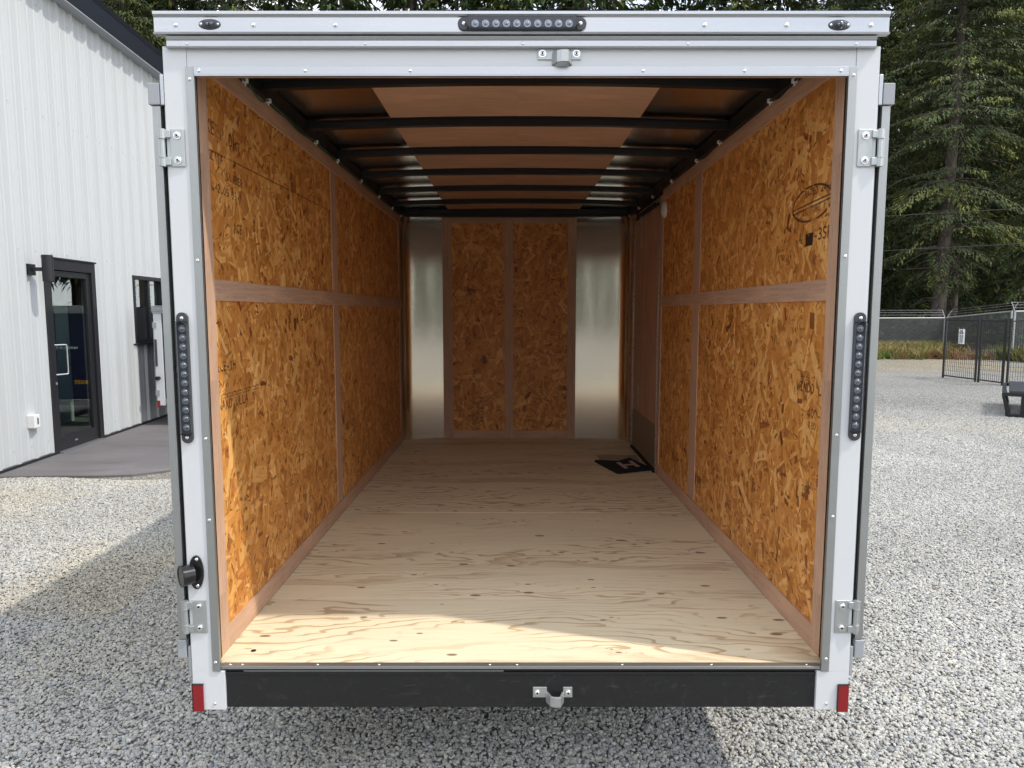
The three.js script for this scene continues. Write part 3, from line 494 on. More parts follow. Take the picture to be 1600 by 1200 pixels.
// black folder lying on the floor by the side door
{
  const m = thing('folder', 'black folder with a pale emblem lying on the plywood floor inside the trailer', 'folder', [0.8, FL + 0.0005, -3.0]);
  const ext = (pts, d, y) => { const s = new THREE.Shape(pts.map(([x, z]) => new THREE.Vector2(x - 0.8, -(z + 3.0)))); const g = new THREE.ExtrudeGeometry(s, { depth: d, bevelEnabled: true, bevelSize: 0.003, bevelThickness: 0.002, bevelSegments: 2 }); g.rotateX(-Math.PI / 2); g.translate(0, y, 0); return norm(g); };
  part(m, 'cover', ext([[0.605, -3.14], [0.62, -3.17], [0.78, -3.13], [0.89, -3.25], [0.985, -2.88], [0.975, -2.85], [0.735, -2.735], [0.715, -2.745]], 0.008, 0.002), std({ color: rgb(0.012, 0.012, 0.013), roughness: 0.95 }));
  const pink = std({ color: rgb(0.55, 0.40, 0.36), roughness: 0.6 });
  part(m, 'emblem', [ext([[0.76, -3.06], [0.785, -3.07], [0.815, -2.88], [0.79, -2.87]], 0.001, 0.0125), ext([[0.86, -3.11], [0.885, -3.12], [0.91, -2.93], [0.885, -2.92]], 0.001, 0.0125), ext([[0.80, -2.99], [0.885, -3.02], [0.89, -2.99], [0.805, -2.955]], 0.0012, 0.0127)], pink);
  const s = thing('paper_sheet', 'thin brown paper sheet beneath the black folder on the trailer floor', 'paper', [0.8, FL + 0.0005, -3.2]);
  part(s, 'sheet', box(-0.15, 0.16, 0.0003, 0.0018, -0.2, 0.04), std({ color: rgb(0.42, 0.34, 0.27), roughness: 0.7 }));
}

// ---------------------------------------------------------------- the white ribbed-metal building
const bld = thing('metal_building', 'white ribbed metal building with black glass door on the left', 'building', [-5.2, 0, -4.82], Math.atan(0.06));
{
  // local frame: x = out of the wall, -z = along the wall, s = -z
  const rib = (s) => { let d = ((s % 0.305) + 0.305) % 0.305; if (d > 0.1525) d -= 0.305; const a = Math.abs(d); if (a < 0.0125) return 0.032; if (a < 0.033) return 0.032 * (1 - (a - 0.0125) / 0.0205); const e = Math.abs(a - 0.092); return e < 0.008 ? 0.005 : e < 0.02 ? 0.005 * (1 - (e - 0.008) / 0.012) : 0; };
  const breaks = []; for (let k = -60; k < 120; k++) for (const o of [-0.112, -0.1, -0.084, -0.072, -0.033, -0.0125, 0.0125, 0.033, 0.072, 0.084, 0.1, 0.112]) breaks.push(k * 0.305 + o);
  function panel(s0, s1, y0, y1) {
    const ss = [s0, ...breaks.filter((b) => b > s0 + 1e-4 && b < s1 - 1e-4).sort((a, b) => a - b), s1], P = [];
    for (let i = 0; i < ss.length - 1; i++) { const a = ss[i], b = ss[i + 1], ha = rib(a), hb = rib(b); P.push(ha, y0, -a, hb, y1, -b, hb, y0, -b, ha, y0, -a, ha, y1, -a, hb, y1, -b); }
    const g = new THREE.BufferGeometry(); g.setAttribute('position', new THREE.Float32BufferAttribute(P, 3)); g.computeVertexNormals(); return uvm(norm(flipIfNeeded(g)));
  }
  function flipIfNeeded(g) { const n = g.attributes.normal; let sx = 0; for (let i = 0; i < n.count; i++) sx += n.getX(i); return sx < 0 ? flipWind(norm(g)) : g; }
  const D0 = 0.92, D1 = 1.995, DH = 2.225, W0 = 3.035, W1 = 4.0, WB = 1.205, WT = 2.155, TOP = 5.45, BOT = 0.055;
  const run = (a, b, y0, y1) => { const n = Math.max(1, Math.round((b - a) / 0.915)); for (let i = 0; i < n; i++) part(bld, 'wall_panel', panel(a + ((b - a) * i) / n, a + ((b - a) * (i + 1)) / n, y0, y1), M.wallWhite); };
  run(-7.0, D0, BOT, TOP); run(D0, D1, DH, TOP); run(D1, W0, BOT, TOP); run(W0, W1, BOT, WB); run(W0, W1, WT, TOP); run(W1, 15, BOT, TOP);
  // wall core behind the sheets, with the same openings
  part(bld, 'wall_core', [box(-0.14, -0.004, 0.0, TOP, -D0, 7.0), box(-0.14, -0.004, DH, TOP, -D1, -D0 - 0.0005), box(-0.14, -0.004, 0.0, TOP, -W0, -D1 - 0.0005), box(-0.14, -0.004, 0.0, WB, -W1, -W0 - 0.0005), box(-0.14, -0.004, WT, TOP, -W1, -W0 - 0.0005), box(-0.14, -0.004, 0, TOP, -15, -W1 - 0.0005)], std({ color: rgb(0.5, 0.5, 0.48), roughness: 0.9 }));
  part(bld, 'base_trim', [box(-0.004, 0.042, 0.022, 0.058, -D0, 7, 0.003), box(-0.004, 0.042, 0.022, 0.058, -15, -D1, 0.003)], M.doorBlack);
  part(bld, 'eave_fascia', [box(0.03, 0.17, 5.19, 5.50, -15.2, 7.2, 0.008)], M.fascia);
  part(bld, 'soffit', [box(-0.03, 0.168, 5.178, 5.1895, -15.2, 7.2)], M.capGrey);
  part(bld, 'roof', [(() => { const g = box(-9.6, 0.24, 0, 0.06, -15.2, 7.2); g.rotateZ(-0.22); g.translate(-0.06, 5.49, 0); return g; })()], M.fascia);
  part(bld, 'gable_wall', [box(-9.0, -0.14, 0, 5.4, -15.0, -14.9), box(-9.0, -0.14, 0, 5.4, 6.9, 7.0), box(-9.1, -9.0, 0, 5.4, -15, 7)], M.wallWhite);
  // rows of panel screws
  const sc = []; const unit = (() => { const g = new THREE.SphereGeometry(0.0075, 6, 3, 0, 6.283, 0, 1.57); g.rotateZ(-Math.PI / 2); return norm(g); })();
  for (const y of [0.2, 2.31, 3.82, 5.0]) for (let k = -2; k < 30; k++) for (const o of [-0.05, 0.05]) { const s = k * 0.305 + o; if ((s > D0 - 0.03 && s < D1 + 0.03 && y < DH) || (s > W0 - 0.03 && s < W1 + 0.03 && y > WB && y < WT)) continue; sc.push(unit.clone().translate(0.0, y + 0.008 * Math.sin(k * 3.1), -s)); }
  part(bld, 'panel_screws', sc, M.galvPost, 'stuff');
  // glazed entrance door
  const dr = part(bld, 'entrance_door', [box(-0.06, 0.045, 0.03, DH + 0.02, -D0 - 0.085, -D0 + 0.005, 0.004), box(-0.06, 0.045, 0.03, DH + 0.02, -D1 - 0.005, -D1 + 0.085, 0.004), box(-0.06, 0.045, DH - 0.1, DH + 0.02, -D1 + 0.085, -D0 - 0.085, 0.004), box(-0.01, 0.06, DH + 0.02, DH + 0.04, -D1 - 0.02, -D0 + 0.02, 0.003)], M.doorBlack);
  part(dr, 'leaf_frame', [box(-0.03, 0.02, 0.045, 2.12, -1.085, -1.008, 0.004), box(-0.03, 0.02, 0.045, 2.12, -1.905, -1.82, 0.004), box(-0.03, 0.02, 2.05, 2.12, -1.82, -1.085, 0.004), box(-0.03, 0.02, 0.045, 0.20, -1.82, -1.085, 0.004)], M.doorBlack);
  part(dr, 'pane', box(-0.008, -0.002, 0.20, 2.05, -1.82, -1.085), M.glass);
  part(dr, 'threshold', box(-0.06, 0.09, 0.025, 0.045, -D1 + 0.08, -D0 - 0.08, 0.004), M.aluDull);
  const hp = [[0.02, 0.93], [0.075, 0.93], [0.085, 0.94], [0.085, 1.26], [0.075, 1.27], [0.02, 1.27]].map(([x, y], i) => new THREE.Vector3(x, y, -1.06 - (i > 1 && i < 4 ? 0.13 : i > 0 && i < 5 ? 0.11 : 0)));
  part(dr, 'pull_handle', norm(new THREE.TubeGeometry(new THREE.CatmullRomCurve3(hp, false, 'catmullrom', 0.1), 40, 0.0095, 8)), M.zinc);
  part(dr, 'lock_cylinder', cyl(0.017, 0.012, 0.024, 0.83, -1.05, 'x', 16), M.zinc);
  part(dr, 'push_plate', box(0.02, 0.024, 0.115, 0.13, -1.42, -1.36), M.zinc);
  // window
  const wn = part(bld, 'window', [box(-0.05, 0.04, WB - 0.005, WB + 0.05, -W1 - 0.005, -W0 + 0.005, 0.004), box(-0.05, 0.04, WT - 0.05, WT + 0.005, -W1 - 0.005, -W0 + 0.005, 0.004), box(-0.05, 0.04, WB + 0.05, WT - 0.05, -W0 - 0.045, -W0 + 0.005, 0.004), box(-0.05, 0.04, WB + 0.05, WT - 0.05, -W1 - 0.005, -W1 + 0.045, 0.004)], M.doorBlack);
  part(wn, 'sash_rail', [box(-0.04, 0.028, WB + 0.05, WT - 0.05, -3.56, -3.5, 0.003)], M.doorBlack);
  part(wn, 'pane', box(0.0, 0.005, WB + 0.05, WT - 0.05, -3.5, -W0 - 0.045), M.glass);
  part(wn, 'pane', box(-0.02, -0.015, WB + 0.05, WT - 0.05, -W1 + 0.045, -3.56), M.glass);
  part(wn, 'sill', box(-0.03, 0.06, WB - 0.03, WB - 0.006, -W1 - 0.02, -W0 + 0.02, 0.003), M.doorBlack);
  // dim room behind the glass
  const room = std({ color: rgb(0.10, 0.10, 0.10), roughness: 0.9 }), pale = std({ color: rgb(0.42, 0.50, 0.46), roughness: 0.7 });
  part(bld, 'room_shell', [box(-5, -0.14, -0.02, 0.02, -6, 0), box(-5, -0.14, 2.7, 2.75, -6, 0), box(-5, -4.95, 0.02, 2.7, -6, 0), box(-4.95, -0.14, 0.02, 2.7, -6, -5.95), box(-4.95, -0.14, 0.02, 2.7, -0.05, 0)], room);
  part(bld, 'room_partition', [box(-1.35, -1.2, 0.02, 2.7, -3.62, -3.28)], pale);
  part(bld, 'room_curtain', [box(-2.6, -2.5, 0.3, 2.6, -4.1, -3.7)], std({ color: rgb(0.14, 0.10, 0.10), roughness: 0.9 }));
  // cylinder lamp on a square bracket
  const lm = part(bld, 'wall_lamp', [cyl(0.055, 0.28, 0.21, 2.115, -0.70, 'y', 24), cyl(0.05, 0.284, 0.21, 2.115, -0.70, 'y', 24)], M.doorBlack);
  part(lm, 'bracket', [box(-0.002, 0.05, 2.04, 2.16, -0.76, -0.64, 0.004), box(0.045, 0.17, 2.085, 2.125, -0.72, -0.68, 0.004)], M.doorBlack);
  // white box on the wall
  const ob = part(bld, 'outlet_box', [box(0.0, 0.085, 0.40, 0.545, -0.60, -0.50, 0.01)], M.plastic);
  part(ob, 'cover_slot', box(0.084, 0.087, 0.44, 0.51, -0.565, -0.545), M.black);
}
// ---------------------------------------------------------------- small navy trailer beside the building
{
  const t = thing('small_trailer', 'small navy blue trailer with white corner posts parked tight beside the building', 'trailer', [-4.32, 0.022, -7.8]);
  const navyDoor = (() => { const c = canvas(512, 512), x = c.getContext('2d'); x.fillStyle = 'rgb(22,30,66)'; x.fillRect(0, 0, 512, 512); x.fillStyle = 'rgba(235,238,240,0.9)'; const R = rng(8); let p = 120; while (p < 400) { const w = 7 + R() * 9; x.fillRect(p, 196, w, 13); p += w + (R() < 0.2 ? 12 : 3.5); } x.fillStyle = 'rgba(235,238,240,0.5)'; x.fillRect(235, 180, 42, 6); x.fillStyle = 'rgb(214,160,40)'; p = 56; while (p < 140) { const w = 10 + R() * 8; x.fillRect(p, 396, w, 24); p += w + 5; } return ctex(c); })();
  const body = part(t, 'body', [box(-0.75, 0.75, 0.34, 1.70, -2.5, -0.03, 0.01)], M.navy);
  part(body, 'rear_door', uvf(box(-0.63, 0.63, 0.40, 1.60, -0.0305, -0.008, 0.003), (x, y) => [(x + 0.63) / 1.26, (y - 0.4) / 1.2]), std({ map: navyDoor, roughness: 0.28 }));
  for (const s of [-1, 1]) { const p = part(t, 'corner_post', box(s * 0.64, s * 0.752, 0.30, 1.62, -0.06, 0, 0.003), M.white); part(p, 'hinge', [box(s * 0.71, s * 0.765, 1.40, 1.48, 0, 0.012, 0.002), box(s * 0.71, s * 0.765, 0.44, 0.52, 0, 0.012, 0.002), box(s * 0.748, s * 0.762, 0.45, 1.47, -0.02, -0.005)], M.zinc); part(p, 'lamp_bar', box(s * 0.715, s * 0.748, 0.86, 1.24, 0, 0.012, 0.004), M.lamp); part(p, 'plate_lamp', cyl(0.03, 0.05, s * 0.715, 0.69, 0.025, 'z', 16), M.blackGloss); part(p, 'reflector', box(s * 0.71, s * 0.748, 0.27, 0.37, 0.0005, 0.008, 0.002), M.red); }
  const capn = part(t, 'top_cap', [box(-0.76, 0.76, 1.605, 1.632, -0.04, 0.012, 0.002), box(-0.765, 0.765, 1.634, 1.652, -0.04, 0.03, 0.002), box(-0.765, 0.765, 1.654, 1.694, -0.04, 0.016, 0.002), box(-0.765, 0.765, 1.696, 1.712, -0.04, 0.03, 0.002)], M.alu);
  part(t, 'rear_sill', box(-0.635, 0.635, 0.32, 0.396, -0.05, -0.004, 0.003), M.alu);
  part(t, 'chassis', [box(-0.62, -0.56, 0.24, 0.338, -2.45, -0.1), box(0.56, 0.62, 0.24, 0.338, -2.45, -0.1), cyl(0.03, 1.6, 0, 0.27, -1.3, 'x'), bar([-0.5, 0.28, -2.4], [0, 0.28, -3.4], 0.035), bar([0.5, 0.28, -2.4], [0, 0.28, -3.4], 0.035), cyl(0.025, 0.36, 0, 0.18, -3.3)], M.black);
  for (const s of [-1, 1]) { const w = part(t, 'wheel', norm((() => { const g = new THREE.TorusGeometry(0.20, 0.072, 10, 26); g.rotateY(Math.PI / 2); return g; })()), M.rubber); w.position.set(s * (0.835 - (s < 0 ? 0.0 : 0)), 0.272, -1.3); part(w, 'rim', cyl(0.15, 0.1, 0, 0, 0, 'x', 18), M.zinc); }
}

// ---------------------------------------------------------------- the far side of the yard: pen, fence, weeds, cables
// black wire-panel pen
function penPanel(p0, p1, label, signed) {
  const [x0, z0] = p0, [x1, z1] = p1, L = Math.hypot(x1 - x0, z1 - z0), turn = Math.atan2(-(z1 - z0), x1 - x0), H = 1.5;
  const t = thing('wire_panel', label, 'fence panel', [x0, 0, z0], turn, 'black wire pen panels');
  for (const x of [0.025, L - 0.025]) part(t, 'post', box(x - 0.019, x + 0.019, 0, H, -0.019, 0.019, 0.003), M.black);
  for (const y of [0.06, H - 0.06]) part(t, 'rail', box(0.05, L - 0.05, y - 0.014, y + 0.014, -0.014, 0.014), M.black);
  const w = []; for (let x = 0.09; x < L - 0.07; x += 0.062) w.push(box(x - 0.0026, x + 0.0026, 0.07, H - 0.07, -0.0026, 0.0026)); for (let y = 0.2; y < H - 0.1; y += 0.105) w.push(box(0.05, L - 0.05, y - 0.0024, y + 0.0024, 0.0027, 0.0075));
  part(t, 'wire_mesh', w, M.black, 'stuff');
  return t;
}
penPanel([10.80, -15.55], [10.93, -14.45], 'black wire pen panel bearing the white notice');
penPanel([10.935, -14.40], [11.0, -13.62], 'black wire pen panel with the chained gate edge right of the notice');
penPanel([11.01, -13.55], [13.3, -13.75], 'black wire pen panel running out of the picture on the right');
{
  const s = thing('notice_sign', 'small white notice sign hanging on the black wire pen', 'sign', [10.868, 0.87, -15.02], Math.PI / 2 - 0.12);
  const c = canvas(128, 280), x = c.getContext('2d'); x.fillStyle = '#f2f3f2'; x.fillRect(0, 0, 128, 280); x.fillStyle = '#2a5a48'; x.beginPath(); x.ellipse(64, 40, 24, 14, 0, 0, 7); x.fill(); x.fillStyle = '#1c1c1c'; x.fillRect(20, 66, 88, 18); x.fillStyle = '#3a4650'; for (let i = 0; i < 9; i++) x.fillRect(18 + (i % 3) * 5, 116 + i * 16, 92 - (i % 4) * 9, 6);
  part(s, 'board', uvf(box(-0.15, 0.15, 0, 0.36, 0.012, 0.018), (a, b) => [(a + 0.15) / 0.3, b / 0.36]), std({ map: ctex(c), roughness: 0.5 }));
  part(s, 'hanger', [bar([-0.1, 0.35, 0.014], [-0.1, 0.40, -0.004], 0.003), bar([0.1, 0.35, 0.014], [0.1, 0.40, -0.004], 0.003)], M.zinc);
}
// welded stock frame and barrel standing inside the pen
{
  const g = thing('stock_frame', 'black tube stock frame standing behind the wire pen panels', 'frame', [14.6, 0, -17.2], -0.1);
  for (const x of [0, 0.9, 2.6]) part(g, 'post', bar([x, 0, 0], [x, 1.5, 0], 0.03, 8), M.black);
  for (const y of [0.25, 0.6, 1.0, 1.45]) part(g, 'rail', bar([0, y, 0], [2.6, y, 0], 0.022, 8), y > 0.8 ? M.galvPost : M.black);
  part(g, 'brace', [bar([0, 1.2, 0], [0.35, 0, 0.5], 0.022, 8), bar([0, 1.2, 0], [-0.05, 0, 0.5], 0.022, 8)], M.black);
  const q = thing('storage_bin', 'dark storage bin on small wheels behind the wire pen', 'bin', [15.6, 0, -16.2], 0.2);
  part(q, 'tub', [(() => { const b = box(-0.4, 0.4, 0.2, 0.9, -0.35, 0.35, 0.03); const p = b.attributes.position; for (let i = 0; i < p.count; i++) { const k = 0.82 + 0.2 * (p.getY(i) - 0.2); p.setX(i, p.getX(i) * k); p.setZ(i, p.getZ(i) * k); } b.computeVertexNormals(); return b; })()], M.lamp);
  part(q, 'lid', box(-0.43, 0.43, 0.9, 0.96, -0.38, 0.38, 0.02), M.lamp);
  for (const x of [-0.3, 0.3]) part(q, 'wheel', cyl(0.11, 0.06, x, 0.11, -0.25, 'x', 16), M.rubber);
  part(q, 'leg', [box(-0.3, 0.3, 0, 0.21, 0.2, 0.26)], M.lamp);
}
// chain-link fence with dark screening
const meshTex = (() => { const c = canvas(256, 256), x = c.getContext('2d'); x.fillStyle = '#000'; x.fillRect(0, 0, 256, 256); x.strokeStyle = '#fff'; x.lineWidth = 11; for (let i = -256; i < 512; i += 64) { x.beginPath(); x.moveTo(i, 0); x.lineTo(i + 256, 256); x.moveTo(i + 256, 0); x.lineTo(i, 256); x.stroke(); } return ctex(c, false, [4, 4]); })();
const linkMat = std({ color: rgb(0.13, 0.135, 0.135), metalness: 0.3, roughness: 0.6, alphaMap: meshTex, alphaTest: 0.5, side: THREE.DoubleSide });
const screenMat = std({ color: rgb(0.030, 0.036, 0.038), roughness: 0.8, transparent: true, opacity: 0.48, side: THREE.DoubleSide });
function chainFence(p0, p1, h0, h1, label, nPosts) {
  const [x0, z0] = p0, [x1, z1] = p1, L = Math.hypot(x1 - x0, z1 - z0), t = thing('chain_link_fence', label, 'fence', [x0, 0, z0], Math.atan2(-(z1 - z0), x1 - x0), 'chain-link fence runs');
  const H = (x) => h0 + ((h1 - h0) * x) / L;
  for (let i = 0; i <= nPosts; i++) { const x = (L * i) / nPosts; part(t, 'post', [bar([x, 0, 0], [x, H(x) + 0.02, 0], 0.034, 10), bar([x, H(x), 0], [x, H(x) + 0.32, -0.2], 0.008, 6)], M.galvPost); }
  part(t, 'top_rail', bar([0, h0, 0], [L, h1, 0], 0.026, 8), M.galvPost);
  const sheet = (z, b) => { const g = new THREE.BufferGeometry(); g.setAttribute('position', new THREE.Float32BufferAttribute([0, b, z, L, b, z, L, h1 - 0.02, z, 0, h0 - 0.02, z], 3)); g.setAttribute('uv', new THREE.Float32BufferAttribute([0, b, L, b, L, h1, 0, h0], 2)); g.setIndex([0, 1, 2, 0, 2, 3]); g.computeVertexNormals(); return g; };
  part(t, 'link_mesh', sheet(0.03, 0.03), linkMat); part(t, 'screen', sheet(-0.04, 0.1), screenMat);
  for (const k of [0.12, 0.22, 0.31]) part(t, 'barbed_wire', bar([0, h0 + k, -0.08 - k * 0.35], [L, h1 + k, -0.08 - k * 0.35], 0.004, 4), M.galvPost);
}
chainFence([2, -26.2], [17.15, -26], 1.36, 1.40, 'screened chain-link fence run along the tree line left of the wire pen', 5);
chainFence([17.2, -25.95], [17.05, -22.1], 1.42, 1.66, 'short chain-link fence run seen through the wire pen', 1);
chainFence([17.12, -22.05], [27, -22.4], 1.66, 1.7, 'chain-link fence run leaving the picture behind the wire pen', 3);
// tufts of dry weeds at the foot of the fence
{
  const R = rng(77), P = [], gs = [];
  for (let i = 0; i < 26; i++) { const a = R() * 6.28, h = 0.14 + R() * 0.32, b = 0.08 + R() * 0.36, x = (R() - 0.5) * 0.3, z = (R() - 0.5) * 0.2, w = 0.007, dx = Math.cos(a), dz = Math.sin(a), mx = x + dx * b * 0.35, mz = z + dz * b * 0.35; P.push(x - dz * w, 0, z + dx * w, x + dz * w, 0, z - dx * w, mx, h * 0.6, mz, x + dz * w, 0, z - dx * w, mx + dz * w, h * 0.6, mz - dx * w, mx, h * 0.6, mz, mx, h * 0.6, mz, mx + dz * w, h * 0.6, mz - dx * w, x + dx * b, h, z + dz * b); }
  const g = new THREE.BufferGeometry(); g.setAttribute('position', new THREE.Float32BufferAttribute(P, 3)); g.computeVertexNormals();
  const spots = []; while (spots.length < 8000) { const x = 2 + R() * 22, z = -25.9 + R() * R() * 3.9; if (fbm(x * 0.6, z * 0.9, 3, 303) + (z < -24.4 ? 0.3 : 0) < 0.47) continue; spots.push([x, x > 16.9 ? z + 3.6 : z]); }
  const im = new THREE.InstancedMesh(g, std({ roughness: 0.9, side: THREE.DoubleSide }), spots.length), d = new THREE.Object3D(), c = new THREE.Color();
  const tones = [[0.30, 0.17, 0.07], [0.25, 0.23, 0.06], [0.15, 0.20, 0.04], [0.33, 0.25, 0.11], [0.28, 0.13, 0.06], [0.19, 0.22, 0.05]];
  spots.forEach(([x, z], i) => { d.position.set(x, 0, z); d.rotation.y = R() * 6.28; const k = 0.6 + R() * 0.85; d.scale.set(k * 1.5, k, k * 1.5); d.updateMatrix(); im.setMatrixAt(i, d.matrix); const q = tones[Math.min(5, Math.floor(fbm(x * 0.9, z * 0.9, 2, 44) * 5 + R() * 2.2))] , f = 0.7 + R() * 0.5; im.setColorAt(i, c.setRGB(q[0] * f, q[1] * f, q[2] * f)); });
  im.name = 'dry_weeds'; im.castShadow = im.receiveShadow = true; tag(im, 'dry orange and green weeds along the foot of the fence', 'weeds', null, 'stuff'); scene.add(im);
}
// end of a black flatbed trailer at the right edge
{
  const t = thing('flatbed_trailer', 'black flatbed trailer end with angled frame at the right edge of the yard', 'trailer', [7.7, 0, -8.9], -0.607);
  part(t, 'deck_frame', [box(0.0, 3.2, 0.33, 0.385, -0.04, 0.02, 0.004), box(0.0, 3.2, 0.33, 0.385, -1.9, -1.84, 0.004), box(0.0, 0.06, 0.33, 0.384, -1.84, -0.04, 0.004)], M.black);
  for (let i = 0; i < 9; i++) part(t, 'deck_board', box(0.09 + i * 0.34, 0.41 + i * 0.34, 0.386, 0.418, -1.88, 0.0, 0.004), M.lamp);
  part(t, 'slanted_leg', [bar([0.02, 0.36, 0.0], [0.10, 0.02, 0.0], 0.026, 4), bar([0.02, 0.36, -1.86], [0.10, 0.02, -1.86], 0.026, 4)], M.black);
  part(t, 'lower_rail', [box(0.08, 1.2, 0.004, 0.05, -0.025, 0.025, 0.003), box(0.06, 0.11, 0.005, 0.05, -1.88, -0.03, 0.003)], M.black);
  part(t, 'side_panel', [box(0.25, 3.1, 0.052, 0.329, -0.03, -0.01)], M.black);
  for (const z of [0.12, -2.0]) { const w = part(t, 'wheel', norm(new THREE.TorusGeometry(0.21, 0.08, 10, 26)), M.rubber); w.position.set(2.2, 0.29, z); part(w, 'rim', cyl(0.15, 0.1, 0, 0, 0, 'z', 18), M.zinc); }
}
// service poles and the two cables between them
{
  for (const [x, z, l] of [[2.5, -29.3, 'wooden service pole hidden behind the cargo trailer'], [31, -25.5, 'wooden service pole out of the picture on the right']]) { const p = thing('service_pole', l, 'pole', [x, 0, z]); part(p, 'shaft', cyl(0.15, 9, 0, 4.5, 0, 'y', 14, 0.11), M.bark); part(p, 'crossarm', box(-0.06, 0.06, 8.2, 8.3, -0.7, 0.7), M.bark); }
  [[5.15, 6.35, 'upper of the two cables strung before the fir trees'], [3.75, 4.95, 'lower of the two cables strung before the fir trees']].forEach(([a, b, l]) => {
    const c = new THREE.Mesh(norm(new THREE.TubeGeometry(new THREE.CatmullRomCurve3([0, 0.25, 0.5, 0.75, 1].map((k) => new THREE.Vector3(2.5 + 28.5 * k, a + (b - a) * k * 1.0 + 1.1 * (k * k - k) * 0.5, -29.14 + 3.78 * k))), 60, 0.009, 5)), M.lamp); c.name = numbered('cable'); c.castShadow = true; tag(c, l, 'cable', 'overhead cables'); scene.add(c);
  });
}

